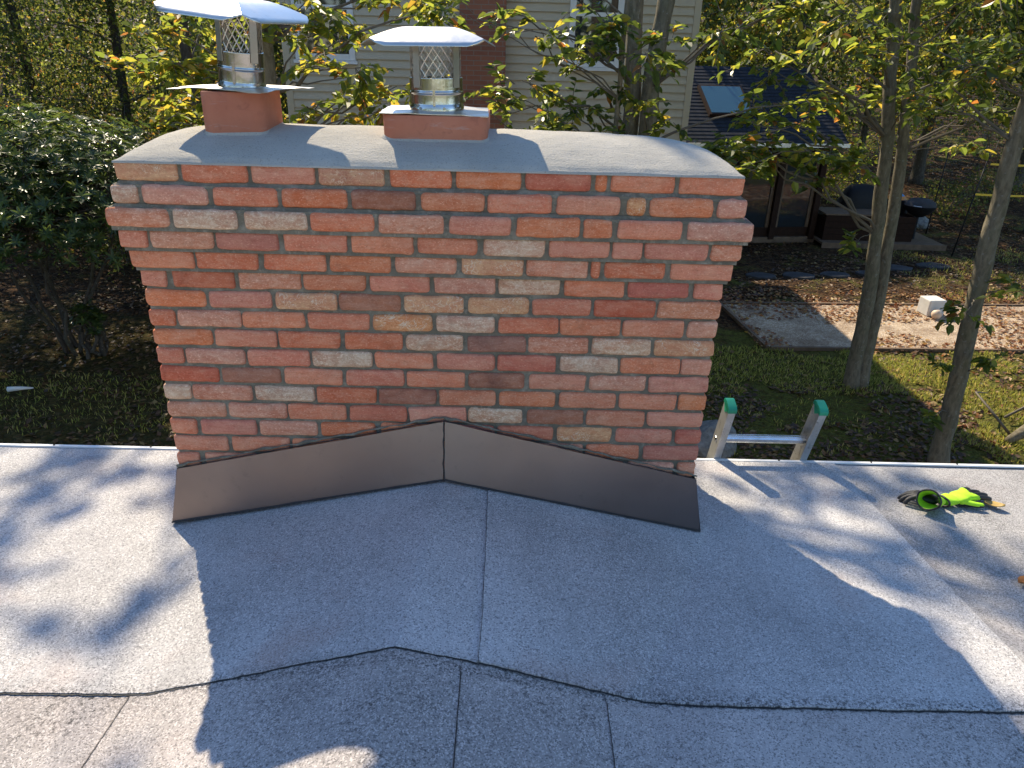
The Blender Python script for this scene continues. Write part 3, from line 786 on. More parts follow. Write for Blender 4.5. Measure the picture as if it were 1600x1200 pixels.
# ------------------------------------------------------------------ leaves
def leaf_cloud(name, P, D, N, S, mat, parent=None, wid=.30, fold=.10, droop=.12, n6=True):
    """P base points, D directions, N normals (all (n,3)), S lengths"""
    P, D, N = map(lambda a: np.asarray(a, float), (P, D, N)); S = np.asarray(S, float)
    D /= np.linalg.norm(D, axis=1)[:, None]+1e-9
    N = N - D*np.sum(N*D, 1)[:, None]; N /= np.linalg.norm(N, axis=1)[:, None]+1e-9
    B = np.cross(N, D)
    if n6:
        T = [(0, 0, 0), (.30, wid*.95, fold), (.68, wid*.72, fold*.6-droop*.3), (1, 0, -droop), (.68, -wid*.72, fold*.6-droop*.3), (.30, -wid*.95, fold)]
        Fq = [(0, 3, 2, 1), (0, 5, 4, 3)]
    else:
        T = [(0, 0, 0), (.45, wid, fold), (1, 0, -droop), (.45, -wid, fold)]; Fq = [(0, 1, 2, 3)]
    k = len(T); n = len(P)
    V = np.empty((n, k, 3))
    for i, (a, b, c) in enumerate(T): V[:, i] = P + S[:, None]*(a*D + b*B + c*N)
    Q = (np.arange(n)[:, None, None]*k + np.array(Fq)[None]).reshape(-1, len(Fq[0]))
    return fast_mesh(name, V.reshape(-1, 3), quads=Q, mat=mat, parent=parent)
def rvec(): 
    v = rng.normal(size=3); return v/np.linalg.norm(v)
def clump_leaves(c, r, ntw, lpt, size, acc, twigs, flat=.55, hang=.25):
    """a bough end: twigs radiating from c, leaves alternate along them"""
    c = np.array(c, float)
    for _ in range(ntw):
        d = rvec(); d[2] = d[2]*flat - .05; d /= np.linalg.norm(d)
        L = r*(.55+.6*rng.random()); s0 = c + rvec()*r*.25*np.array([1, 1, .5])
        pts = []
        for k in range(5):
            f = k/4; pts.append(s0 + d*L*f + np.array([0, 0, -.10*L*f*f]) + rng.normal(size=3)*.015*L)
        twigs.tube([Vector(p) for p in pts], [.006*(1-.75*k/4)*min(1.5, r/.5+.4) for k in range(5)], 4, False)
        side = np.cross(d, [0, 0, 1]); side /= np.linalg.norm(side)+1e-6
        for k in range(lpt):
            f = .15+.85*(k+rng.random()*.6)/lpt; p = s0 + d*L*f + np.array([0, 0, -.10*L*f*f])
            sg = 1 if k % 2 else -1
            ld = d*.7 + side*sg*(.8+.3*rng.random()) + rng.normal(size=3)*.28 + np.array([0, 0, -hang])
            nn = np.array([0, 0, 1.0]) + rng.normal(size=3)*.45
            acc[0].append(p + rng.normal(size=3)*.01); acc[1].append(ld); acc[2].append(nn); acc[3].append(size*(.55+.75*rng.random()))
def bough(twigs, a, b, r0, sag=.1, n=7):
    a, b = Vector(a), Vector(b); L = (b-a).length; P = []
    for k in range(n+1):
        f = k/n; p = a.lerp(b, f); p.z += L*sag*math.sin(math.pi*f) ; p += Vector(rng.normal(size=3))*L*.022*(0 < k < n); P.append(p)
    twigs.tube(P, [r0*(1-.75*k/n) for k in range(n+1)], 6, False)
    return P
def trunk_obj(tree, pts, radii, mat, name="trunk"):
    mb = MB(); P = []; R_ = []
    n = 44; pts = [Vector(p) for p in pts]
    for k in range(n+1):
        f = k/n*(len(pts)-1); i = min(int(f), len(pts)-2); g = f-i
        P.append(pts[i].lerp(pts[i+1], g) + Vector((nz(k*.25, radii[0]*77)*.03, nz(k*.25, radii[0]*31)*.03, 0)))
        rr = radii[i]*(1-g)+radii[i+1]*g
        rr *= 1+.4*max(0, 1-k/4)**2
        R_.append(rr*(1+.06*nz(k*.9, 5)))
    mb.tube(P, R_, 18)
    mb.v = [tuple(Vector(v)+noise.noise_vector(Vector((v[0]*16, v[1]*16, v[2]*5)))*.10*radii[0]+noise.noise_vector(Vector((v[0]*5, v[1]*5, v[2]*2)))*.08*radii[0]) for v in mb.v]
    return mb.build(name, mat, tree, True)
def tree(name, label, trunks, clumps, leafmat=M_LEAF, bark=M_BARK, size=.10, lpt=9, dens=1.0, group=None, wid=.30):
    t = thing(name, label, "tree", trunks[0][0][0], group)
    org = Vector(trunks[0][0][0]); loc = lambda p: Vector(p)-org
    for pts, radii in trunks: trunk_obj(t, [loc(p) for p in pts], radii, bark)
    tw = MB(); acc = [[], [], [], []]
    for (x, y, z, r, n) in clumps:
        # nearest trunk, from a lower point of it
        best = None
        for pts, radii in trunks:
            for k in range(len(pts)-1):
                for f in (0, .33, .66):
                    p = Vector(pts[k]).lerp(Vector(pts[k+1]), f); hd = math.hypot(p.x-x, p.y-y)
                    cost = abs((z-.45*hd)-p.z)+hd
                    if best is None or cost < best[0]: best = (cost, p, radii[k])
        P = bough(tw, best[1]-org, loc((x, y, z)), min(best[2]*.35, .006+.0075*(Vector((x, y, z))-best[1]).length), .06)
        nt = max(3, int(n*dens))
        clump_leaves(loc((x, y, z)), r, nt, lpt, size, acc, tw)
        # side sprays along the bough
        for q in (4, 6):
            if (P[q]-P[0]).length > .8 and rng.random() < .7: clump_leaves(P[q], r*.55, max(2, nt//3), lpt, size, acc, tw)
    tag(tw.build("branches", M_TWIG, t), kind="stuff")
    leaf_cloud("crown", *acc, leafmat, t, wid=wid)
    return t
def scat(n, x, y, z, r=(.3, .6), tw=(5, 9)):
    return [(rng.uniform(*x), rng.uniform(*y), rng.uniform(*z), rng.uniform(*r), int(rng.uniform(*tw))) for _ in range(n)]

# trees near the roof
g0 = ZG-.15
tree("beech_tree", "grey twin trunk tree rising beyond the ladder, left of the leaning tree",
     [([(5.86, 8.43, g0), (5.74, 8.4, -1.6), (5.50, 8.4, .4), (5.18, 8.4, 2.2), (4.8, 8.5, 6)], [.115, .10, .088, .075, .045]),
      ([(5.98, 8.42, g0), (5.92, 8.42, -1.6), (5.78, 8.45, .2), (5.52, 8.5, 2.2), (5.6, 8.7, 6)], [.105, .09, .075, .065, .04])],
     scat(19, (3.2, 8.0), (7.0, 9.4), (.85, 2.5), (.35, .7), (5, 8)) + scat(10, (3.3, 4.8), (7.4, 8.6), (.1, 1.0), (.3, .45), (4, 7)) + scat(14, (3.0, 7.6), (7, 10), (2.6, 4.5), (.5, .9), (6, 9)) + scat(46, (3.0, 8.6), (6.4, 11.6), (4.4, 8.2), (.8, 1.25), (9, 13)) + [(5.25, 8.2, -1.0, .25, 4), (5.0, 8.2, .1, .35, 5), (6.6, 8.3, .35, .3, 5)], size=.15, lpt=8)  # upper clumps, out of view, thickened to block sky light over the yard
tree("beech_tree", "lichen spotted tree with a leaning single trunk at the right edge",
     [([(5.98, 6.0, g0), (5.88, 6.0, -2.2), (5.76, 6.0, -.6), (5.72, 6.0, .6), (5.78, 6.0, 2.0), (5.7, 6, 5)], [.115, .105, .096, .088, .075, .045])],
     scat(17, (4.3, 6.8), (5.2, 7), (.75, 2.0), (.3, .5), (5, 8)) + scat(8, (4.0, 7.0), (5, 7.4), (2.4, 5), (.5, .8), (6, 9)) + scat(26, (4.2, 9.5), (3.8, 8), (3.8, 7.6), (.8, 1.2), (9, 13)) + [(5.55, 5.7, -1.2, .26, 5), (5.95, 5.6, -.9, .3, 4), (5.5, 5.8, -1.9, .2, 3), (5.45, 5.75, -2.6, .15, 2), (5.95, 5.6, -1.75, .16, 4)], size=.12)  # high clumps above the view are put in to darken the yard
tree("maple_tree", "tree with dark twin trunks in front of the beige siding",
     [([(1.80, 7.7, g0), (1.82, 7.7, -1), (1.78, 7.7, 1.0), (1.70, 7.7, 2.5), (1.5, 7.8, 6)], [.12, .11, .10, .09, .05]),
      ([(2.05, 7.55, g0), (2.04, 7.55, -1), (2.0, 7.55, 1.0), (2.10, 7.55, 2.5), (2.6, 7.6, 6)], [.14, .125, .115, .10, .05])],
     scat(19, (.1, 4.0), (6.2, 7.5), (.35, 2.1), (.3, .5), (4, 7)) + scat(6, (.3, 3.2), (6.2, 7.2), (.2, .6), (.25, .4), (4, 6)) + scat(9, (.2, 4.5), (6, 8.5), (2.3, 5.5), (.5, .9), (5, 8)), size=.125)
tree("maple_sapling", "slim straight sapling before the neighbouring house wall",
     [([(1.42, 6.9, g0), (1.46, 6.9, -1), (1.50, 6.9, .9), (1.52, 6.9, 2.2), (1.4, 6.9, 4.2)], [.04, .036, .03, .026, .012])],
     scat(17, (-.9, 2.3), (6.2, 7.0), (.30, 1.9), (.25, .45), (4, 6)) + scat(5, (-.5, 2.4), (6, 7.4), (2, 4), (.4, .6), (4, 6)), size=.125)
tree("beech_tree", "yellow green tree standing behind the left flue",
     [([(-2.42, 6.2, g0), (-2.40, 6.2, -1), (-2.36, 6.2, .9), (-2.3, 6.2, 2.4), (-2.2, 6.6, 7.5)], [.10, .09, .075, .065, .03])],
     scat(20, (-3.7, -2.6), (5.4, 6.6), (.35, 1.7), (.25, .45), (6, 9)) + scat(13, (-2.4, -1.25), (5.4, 6.6), (.75, 2.2), (.25, .42), (4, 7)) + scat(7, (-1.5, -.55), (5.8, 6.6), (.55, 1.25), (.22, .32), (3, 5)) + scat(8, (-1.9, -.4), (5.8, 6.8), (1.7, 2.3), (.25, .35), (3, 5))
     + scat(12, (-2.4, -.7), (6.7, 8.6), (6.6, 8.0), (.28, .5), (5, 7)) + [(-2.15, 6.5, 7.0, .35, 7), (-2.35, 6.7, 7.2, .3, 6)], leafmat=M_LEAF_YEL, size=.115)
tree("oak_tree", "slender dark tree in the foliage just left of the tall flue",
     [([(-4.5, 9.5, g0), (-4.5, 9.5, 0), (-4.45, 9.2, 3), (-4.7, 8.6, 7)], [.09, .08, .07, .03])],
     scat(10, (-5.6, -3.8), (9.0, 10), (.6, 2.6), (.4, .7), (7, 10)) + scat(9, (-6.1, -4.4), (6.0, 8.4), (6.4, 7.8), (.3, .5), (3, 5)), leafmat=M_LEAF_DK, bark=M_BARK2, size=.10, lpt=11)

# ------------------------------------------------------------------ rhododendron
def rhodo(x, y, h, rx, n, label, name="rhododendron_bush"):
    t = thing(name, label, "shrub", (x, y, ZG-.05))
    tw = MB(); acc = [[], [], [], []]
    stems = []
    for k in range(7):
        a = rng.uniform(0, 6.28); b = Vector((.15*math.cos(a), .15*math.sin(a), 0)); e = Vector((rx*.6*math.cos(a), rx*.5*math.sin(a), h*.62))
        P = [b.lerp(e, f) + Vector((0, 0, .25*math.sin(3.1*f))) + Vector(rng.normal(size=3))*.05 for f in np.linspace(0, 1, 8)]
        tw.tube(P, [.035-.003*i for i in range(8)], 7); stems.append(P)
    for k in range(n):
        # rosettes over the outside of a lumpy dome
        u = rng.normal(size=3); u /= np.linalg.norm(u); u[2] = u[2]*.9+.15 if u[2] > -.5 else abs(u[2])
        rr = (.40+.64*rng.random()**.7) * (1+.22*noise.noise(Vector(u*2.2+[x, y, 0])))
        c = np.array([u[0]*rx*rr, u[1]*rx*rr, h*.62+u[2]*h*.40*rr])
        ax = u*.6+np.array([0, 0, .7])+rng.normal(size=3)*.25; ax /= np.linalg.norm(ax)
        e1 = np.cross(ax, rvec()); e1 /= np.linalg.norm(e1); e2 = np.cross(ax, e1)
        m_ = rng.integers(7, 11); ph = rng.random()*6
        for q in range(m_):
            a = ph+6.28*q/m_; d = e1*math.cos(a)+e2*math.sin(a)+ax*(.15+.35*rng.random())
            acc[0].append(c); acc[1].append(d); acc[2].append(ax+rng.normal(size=3)*.1); acc[3].append(rng.uniform(.10, .15))
        if k % 5 == 0:
            s = stems[k//5 % 7][-1]; tw.tube([s, s.lerp(Vector(c), .5)+Vector((0, 0, .05)), Vector(c)], [.012, .009, .005], 4, False)
    tw.build("stems", M_BARK2, t); leaf_cloud("foliage", *acc, M_RHODO, t, wid=.16, fold=.03, droop=.10)
rhodo(-7.0, 9.2, 3.75, 2.1, 2000, "large glossy rhododendron bush left of the chimney")
rhodo(-9.2, 9.0, 3.5, 1.8, 1300, "glossy rhododendron cut by the left picture edge")
rhodo(-5.4, 11.4, 3.2, 1.5, 900, "smaller rhododendron half hidden behind the chimney corner")
rhodo(-6.55, 9.0, .9, .3, 40, "little leafy shoot growing at the foot of the rhododendron", "rhododendron_shoot")

# ------------------------------------------------------------------ background wood
def wood_tree(x, y, h, r, nleaf, label, mat=M_LEAF_DK, size=.13, lean=(0, 0), zlow=.15, bark=M_BARK2, grp="trees of the wood behind"):
    t = thing("wood_tree", label, "tree", (x, y, zg(x, y)-.1), grp)
    tip = Vector((lean[0], lean[1], h))
    P = [Vector((0, 0, 0)).lerp(tip, f)+Vector((.12*nz(f*4, x), .12*nz(f*4, y), 0)) for f in (0, .25, .5, .75, 1)]
    trunk_obj(t, P, [r, r*.85, r*.7, r*.45, r*.15], bark)
    tw = MB(); A = [[], [], [], []]
    nb = 34; per = nleaf//nb
    for k in range(nb):
        f = zlow+(1-zlow)*(k+rng.random())/nb; b = Vector((0, 0, 0)).lerp(tip, f*.93)
        a = rng.uniform(0, 6.28); L = (1.0-.55*f)*h*.30*rng.uniform(.6, 1.2)
        e = b+Vector((math.cos(a)*L, math.sin(a)*L, L*rng.uniform(-.05, .45)))
        tw.tube([b, b.lerp(e, .5)+Vector((0, 0, .05*L)), e], [.05*(1-.7*f)+.01, .03*(1-.6*f)+.006, .006], 5, False)
        g = rng.random((per, 1))**.6
        c = np.array(b)+(np.array(e)-np.array(b))*g + rng.normal(size=(per, 3))*np.array([.32, .32, .20])*L*.75
        A[0].append(c); A[1].append(rng.normal(size=(per, 3))+[0, 0, -.3]); A[2].append(rng.normal(size=(per, 3))*.6+[0, 0, 1]); A[3].append(size*(.5+.9*rng.random(per)))
    tag(tw.build("branches", M_TWIG, t), kind="stuff")
    leaf_cloud("crown", *[np.concatenate(a) for a in A], mat, t, n6=False, wid=.33)
    return t
WT = [ # x, y, h, r, n, label, mat
 (-6.2, 16.5, 9, .12, 5200, "pale stemmed tree in the wood above the rhododendron", M_LEAF_DK),
 (-9.5, 17.5, 10, .14, 5200, "tree in the wood at the upper left corner", M_LEAF_DK),
 (-3.9, 18.5, 9, .11, 5200, "dense tree in the wood behind the left chimney cap", M_LEAF_DK),
 (-12.5, 19.0, 11, .16, 5000, "dark tree of the wood beyond the left edge", M_LEAF_DK),
 (-7.8, 22.0, 12, .18, 5200, "tall tree farther back in the left wood", M_LEAF_YEL),
 (-11.0, 25.0, 12, .2, 4500, "farthest tall tree of the left wood", M_LEAF_DK),
 (-5.0, 24.5, 11, .16, 4500, "tree of the left wood close beside the neighbouring house", M_LEAF_DK),
 (9.6, 24.5, 11, .16, 4600, "tree directly behind the garden shed", M_LEAF_DK),
 (7.2, 26.6, 9.5, .16, 4600, "tree between the beige house and the garden shed", M_LEAF_YEL),
 (12.4, 24.0, 11, .13, 4200, "slim tree right of the shed roof", M_LEAF_YEL),
 (15.6, 26.0, 12, .2, 4600, "tree far behind the covered grill", M_LEAF_DK),
 (19.0, 25.5, 12, .22, 4600, "thick leaning tree in the wood at the right", M_LEAF_DK),
 (22.5, 27.0, 12, .2, 4200, "tree near the right edge of the wood", M_LEAF_YEL),
 (17.5, 33.0, 13, .2, 4200, "distant tree above the sunlit clearing", M_LEAF_DK),
 (24.5, 33.0, 13, .2, 4200, "distant tree at the upper right corner", M_LEAF_DK),
 (12.0, 34.0, 13, .2, 4200, "distant tree over the shed ridge", M_LEAF_DK),
 (-15.5, 17.5, 12, .2, 5200, "spreading unseen tree added outside the left edge to shade the left lawn", M_LEAF_DK),  # out of view, added to darken the left lawn
 (-13.5, 14.5, 11, .18, 5200, "broad tree at the left edge in front of the wood", M_LEAF_DK),
]
for x, y, h, r, n, lab, mt in WT:
    wood_tree(x, y, h, r, int(n*2.4), lab, mt, size=.11 if y < 22 else .15, lean=(1.6, 0) if "leaning" in lab else (rng.uniform(-.5, .5), 0), zlow=.12 if x < 0 else .22)
for x, y, h, r_, n_, zl, lab in ((11.0, 2.2, 13.5, .2, 20000, .34, "unseen tree added at the right end of the house to block sky light"), (-9.8, 1.4, 13.5, .2, 20000, .34, "unseen tree added at the left end of the house to block sky light"),
        (-10.8, 7.2, 13, .2, 20000, .40, "unseen tree added left of the picture to darken the shaded lawn"), (-13.8, 11.2, 13, .2, 18000, .40, "high crowned unseen tree added outside the left edge for shade"),
        (11.3, 8.6, 14, .2, 22000, .46, "unseen tree added right of the picture to block sky light over the lawn"), (15.6, 14.2, 13, .18, 18000, .42, "unseen tree added beyond the gravel bed to block sky light"),
        (5.0, 25.4, 10, .14, 11000, .3, "dark tree seen over the left end of the shed roof"), (16.4, 20.2, 12, .16, 14000, .42, "high tree right of the yellow straps")):
    wood_tree(x, y, h, r_, n_, lab, M_LEAF_DK, size=.21, zlow=zl)  # the trees outside the view are added to block sky light over the yard
# far wood: one mass
n = 70000
yy = rng.uniform(34, 62, n); xx = rng.uniform(-1.0, 1.0, n)*yy*1.05+4
zz = np.array([zg(a, b) for a, b in zip(xx[::50], yy[::50])]).repeat(50)[:n] + rng.random(n)**.8*11
lump = np.array([noise.noise(Vector((a*.22, b*.22, c*.3))) for a, b, c in zip(xx, yy, zz)])
keep = lump > -.12
xx, yy, zz = xx[keep], yy[keep], zz[keep]; n = len(xx)
o = leaf_cloud("far_wood", np.stack([xx, yy, zz], 1), rng.normal(size=(n, 3))+[0, 0, -.3], rng.normal(size=(n, 3))*.6+[0, 0, 1], .42*(.5+.8*rng.random(n)), M_LEAF_DK, n6=False, wid=.35)
tag(o, "dark far off wood closing the view behind everything", "wood", kind="stuff")
n = 26000
xx = rng.uniform(-34, 34, n); yy = rng.uniform(-26, -15, n) - .012*xx**2*.3; zz = np.array([zg(a, b) for a, b in zip(xx[::26], yy[::26])]).repeat(26)[:n] + rng.random(n)**.8*12
lump = np.array([noise.noise(Vector((a*.25, b*.25, c*.3))) for a, b, c in zip(xx, yy, zz)]); keep = lump > -.1
xx, yy, zz = xx[keep], yy[keep], zz[keep]; n = len(xx)
o = leaf_cloud("far_wood", np.stack([xx, yy, zz], 1), rng.normal(size=(n, 3))+[0, 0, -.3], rng.normal(size=(n, 3))*.7+[0, .5, .8], .5*(.5+.8*rng.random(n)), M_LEAF_YEL, n6=False, wid=.35)
tag(o, "sunlit wood on the side of the house behind the photographer", "wood", kind="stuff")
# shrubs of the understorey
def shrub(x, y, h, r, n, label, mat, size=.1):
    t = thing("understorey_shrub", label, "shrub", (x, y, zg(x, y)-.05), "shrubs under the trees")
    tw = MB()
    for k in range(6):
        a = rng.uniform(0, 6.28); e = Vector((r*.7*math.cos(a), r*.7*math.sin(a), h*rng.uniform(.6, 1))); tw.tube([Vector((0, 0, 0)), e*.5+Vector((0, 0, .1)), e], [.02, .014, .005], 5, False)
    tw.build("stems", M_TWIG, t)
    u = rng.normal(size=(n, 3)); u /= np.linalg.norm(u, axis=1)[:, None]; u[:, 2] = np.abs(u[:, 2]); rr = rng.random((n, 1))**.4
    rr *= np.array([1+.35*noise.noise(Vector(a*2.5+[x, y, 0])) for a in u])[:, None]
    leaf_cloud("foliage", u*rr*[r, r, h]+[0, 0, .1], rng.normal(size=(n, 3)), rng.normal(size=(n, 3))*.6+[0, 0, 1], size*(.5+.8*rng.random(n)), mat, t, n6=False, wid=.33)
for a in ((-4.6, 14.5, 3.4, 1.6, 2200, "tall shrub left of the beige house corner", M_LEAF_DK), (-8.6, 14.5, 3.6, 1.9, 2400, "broad shrub above the rhododendron", M_LEAF_DK),
          (-11.5, 15.5, 4.0, 2.0, 2200, "shrub at the far left of the wood", M_LEAF_DK), (-6.6, 15.2, 4.2, 1.9, 4500, "leafy thicket filling the wood behind the rhododendron", M_LEAF_DK), (-10.2, 18.5, 5.0, 2.4, 5000, "high thicket in the upper left wood", M_LEAF_DK), (-3.9, 16.4, 4.6, 1.5, 4000, "high thicket behind the left chimney cowl", M_LEAF_YEL), (-7.4, 19.6, 5.5, 2.6, 5000, "thicket deep in the left wood", M_LEAF_DK), (-13.6, 20.5, 5.5, 2.6, 4000, "thicket at the outer left of the wood", M_LEAF_YEL),
          (11.2, 23.5, 2.6, 1.6, 2000, "sunlit yellow green shrub right of the shed roof", M_LEAF_YEL),
          (14.6, 22.0, 1.1, 1.2, 900, "low dark shrub behind the small grill", M_LEAF_DK), (17.4, 24.0, 1.3, 1.5, 900, "low shrub by the yellow strap posts", M_LEAF_DK),
          (16.0, 30.0, 2.4, 2.0, 1200, "shrub at the back of the clearing", M_LEAF_YEL), (21.0, 30.5, 2.8, 2.4, 1200, "wide shrub at the back right of the clearing", M_LEAF_DK),
          (-5.9, 13.2, 1.6, .9, 700, "low green shrub deep behind the rhododendron stems", M_LEAF_YEL), (9.3, 7.3, .75, .8, 900, "low bush on the sunny lawn at the right edge", M_LEAF_YEL)):
    shrub(*a)

# ------------------------------------------------------------------ neighbouring house
HY, HX0, HX1, HB, HE = 10.0, -3.25, 3.06, 20.0, 2.92
nh = thing("neighbour_house", "beige clapboard house with white windows and a brick chimney", "house", (0, HY, ZG))
L_ = lambda p: (p[0], p[1]-HY, p[2]-ZG)
def nbox(name, mat, x0, x1, y0, y1, z0, z1, parent=nh):
    mb = MB(); mb.box(x0, x1, y0-HY, y1-HY, z0-ZG, z1-ZG); return mb.build(name, mat, parent)
nbox("wall", M_SIDING, HX0+.02, HX1-.02, HY+.03, HB, ZG-.2, HE)
pitch = .1197
mb = MB(); wd = HX1-HX0-.16
mb.add([(0, -.026, 0), (wd, -.026, 0), (wd, .012, pitch+.012), (0, .012, pitch+.012), (0, .03, 0), (wd, .03, 0), (0, .03, pitch+.012), (wd, .03, pitch+.012)],
       [(0, 1, 2, 3), (0, 4, 5, 1), (3, 2, 7, 6)])
src = None
for k in range(52):
    if src is None:
        src = mb.build("clapboard", M_SIDING, nh); o = src
    else:
        o = src.copy(); COL.objects.link(o); o.parent = nh
    o.location = (HX0+.08, 0, ZG+.05+k*pitch-ZG)
for x0, x1 in ((HX0, HX0+.1), (HX1-.1, HX1)): nbox("corner_board", M_SIDING, x0, x1, HY-.035, HY+.03, ZG, HE)
def window(xa, xb, za, zb_):
    f = nbox("window", M_WHITE, xa, xb, HY-.045, HY+.01, za, zb_)
    mb = MB(); y = -.065
    for (a, b, c, d) in ((xa, xa+.09, za, zb_), (xb-.09, xb, za, zb_), (xa+.09, xb-.09, za, za+.09), (xa+.09, xb-.09, zb_-.09, zb_), (xa+.09, xb-.09, (za+zb_)/2-.03, (za+zb_)/2+.03)):
        mb.box(a+.001, b-.001, y, -.046, c-ZG+.001, d-ZG-.001)
    mb.build("frame", M_WHITE, f)
    nbox("sill", M_WHITE, xa-.03, xb+.03, HY-.085, HY-.02, za-.05, za-.003, f)
    mb = MB()
    for c, d in ((za+.09, (za+zb_)/2-.03), ((za+zb_)/2+.03, zb_-.09)):
        mb.box(xa+.09, xb-.09, -.050, -.0455, c-ZG, d-ZG)
    mb.build("pane", M_GLASS, f)
window(-3.05, -2.14, 1.17, 2.62); window(1.10, 1.90, 1.17, 2.62)
nbox("chimney_stack", M_FARBRICK, -.53, .15, HY-.35, HY+.05, ZG-.2, 4.7)
mb = MB(); xm = (HX0+HX1)/2; ov = .36; rise = (xm-HX0+ov)*.42
V = [(HX0-ov, -ov, HE), (HX1+ov, -ov, HE), (HX1+ov, HB-HY+ov, HE), (HX0-ov, HB-HY+ov, HE), (xm, xm-HX0, HE+rise), (xm, HB-HY-(xm-HX0), HE+rise)]
V = [(a, b, c-ZG) for a, b, c in V]; V += [(a, b, c-.12) for a, b, c in V[:4]]
mb.add(V, [(0, 1, 4), (1, 2, 5, 4), (2, 3, 5), (3, 0, 4, 5), (0, 6, 7, 1), (1, 7, 8, 2), (2, 8, 9, 3), (3, 9, 6, 0), (6, 9, 8, 7)])
mb.build("roof", M_SHINGLE, nh)

# ------------------------------------------------------------------ garden shed
SX, SY = 8.85, 18.3     # front right corner
shed = thing("garden_shed", "dark brown garden shed with glazed doors and a shingle roof", "shed", (SX, SY, ZG), rz=rad(9))
def sbox(name, mat, x0, x1, y0, y1, z0, z1, parent=shed):
    mb = MB(); mb.box(x0, x1, y0, y1, z0, z1); return mb.build(name, mat, parent)
SWd = 5.6
sbox("wall", M_DKWOOD, -SWd, 0, .12, 4.0, -.1, 2.75)
sbox("plinth", M_WOOD, -SWd-.05, .05, -.05, .10, -.1, .16)
sbox("header", M_DKWOOD, -SWd, 0, -.06, .12, 2.32, 2.75)
for x in (-.16, -1.36, -2.56, -3.76, -4.96):
    sbox("post", M_DKWOOD, x, x+.16, -.08, .12, .1, 2.33)
for x in (-1.20, -2.40, -3.60, -4.80):
    d = sbox("door", M_DKWOOD, x+.01, x+1.03, .02, .10, .17, .42)
    mb = MB(); 
    for a, b, c, e in ((x+.01, x+.10, .42, 2.3), (x+.94, x+1.03, .42, 2.3), (x+.10, x+.94, 2.2, 2.3)): mb.box(a, b, .02, .10, c, e)
    mb.build("frame", M_WOOD, d)
    mb = MB(); mb.box(x+.10, x+.94, .055, .065, .42, 2.2); mb.build("pane", M_GLASS, d)
# roof slopes with shingle courses
RY, RZ = 2.3, 4.45; EY, EZ = -.45, 2.72
mb = MB(); ov = .25
V = [(-SWd-ov, EY, EZ), (ov, EY, EZ), (ov, RY, RZ), (-SWd-ov, RY, RZ), (-SWd-ov, 2*RY-EY, EZ), (ov, 2*RY-EY, EZ)]
V += [(a, b, c-.12) for a, b, c in V]
mb.add(V, [(0, 1, 2, 3), (3, 2, 5, 4), (6, 9, 8, 7), (9, 10, 11, 8), (0, 6, 7, 1), (4, 5, 11, 10), (1, 7, 8, 2), (2, 8, 11, 5), (0, 3, 9, 6), (3, 4, 10, 9)])
rf = mb.build("roof", M_SHINGLE, shed)
nr = 22; src = None
for k in range(nr):
    f0 = k/nr; dy = (RY-EY)/nr; dzz = (RZ-EZ)/nr
    if src is None:
        mb = MB(); X0, X1 = -SWd-ov-.01, ov+.01
        mb.add([(X0, -.01, .012), (X1, -.01, .012), (X1, dy+.01, dzz+.006), (X0, dy+.01, dzz+.006), (X0, -.01, -.004), (X1, -.01, -.004)], [(0, 1, 2, 3), (4, 5, 1, 0)])
        src = mb.build("shingle_course", M_SHINGLE, rf); o = src
    else:
        o = src.copy(); COL.objects.link(o); o.parent = rf
    o.location = (0, EY+dy*k, EZ+dzz*k+.004)
sbox("gutter", M_ALU, -SWd-ov, ov, EY-.10, EY-.005, EZ-.10, EZ-.005)
ang = math.atan2(RZ-EZ, RY-EY)
mb = MB(); mx = Matrix.Translation((-2.75, EY+1.35, EZ+1.35*math.tan(ang)+.03)) @ Matrix.Rotation(ang, 4, 'X')
mb.box(-.62, .62, -.62, .62, 0, .09, mx); sk = mb.build("skylight", M_DKWOOD, rf)
mb = MB(); mb.box(-.56, .56, -.56, .56, .085, .10, mx); mb.build("pane", M_SKYL, sk)

# deck, box, grills
dk = thing("deck", "low wooden deck platform beside the garden shed", "deck", (8.9, 17.6, ZG))
for k in range(12):
    mb = MB(); mb.box(.0, 3.4, .03+.2*k, .03+.2*k+.19, .08, .14); mb.build("plank", M_WOOD, dk)
mb = MB(); mb.box(-.02, 3.42, 0, .028, -.1, .15); mb.build("rim_board", M_WOOD, dk)
bx = thing("storage_box", "long dark brown wooden box on the deck, before the grills", "box", (9.0, 17.95, ZG+.142))
for k in range(4):
    mb = MB(); mb.box(0, 2.5, 0, .03, .17*k, .17*k+.163); mb.build("board", M_DKWOOD, bx)
    mb = MB(); mb.box(2.47, 2.5, .03, .9, .17*k, .17*k+.163); mb.build("board", M_DKWOOD, bx)
mb = MB(); mb.box(.02, 2.46, .04, .88, 0, .6); mb.build("core", M_DKWOOD, bx)
mb = MB(); mb.box(-.03, 1.75, -.03, .93, .69, .73); mb.build("lid", M_WOOD, bx)
gr = thing("covered_grill", "grill under a black fabric cover behind the wooden box", "grill", (10.35, 19.1, ZG+.142))
V = []; F = []; n = 20
for z, sx2, sy2 in ((0, .52, .34), (.4, .54, .35), (.85, .55, .36), (1.0, .50, .33), (1.2, .42, .28), (1.33, .30, .18), (1.37, .05, .03)):
    for k in range(n):
        a = 6.283*k/n; c, s = math.cos(a), math.sin(a); q = (abs(c)**4+abs(s)**4)**-.25
        fo = 1+.05*math.sin(a*7+z*3)*(z < 1)
        V.append((sx2*c*q*fo, sy2*s*q*fo, z))
for i in range(6):
    for k in range(n): F.append((i*n+k, i*n+(k+1) % n, (i+1)*n+(k+1) % n, (i+1)*n+k))
F.append(tuple(range(6*n, 7*n)))
mesh_obj("cover", V, F, M_BLACK, gr, True)
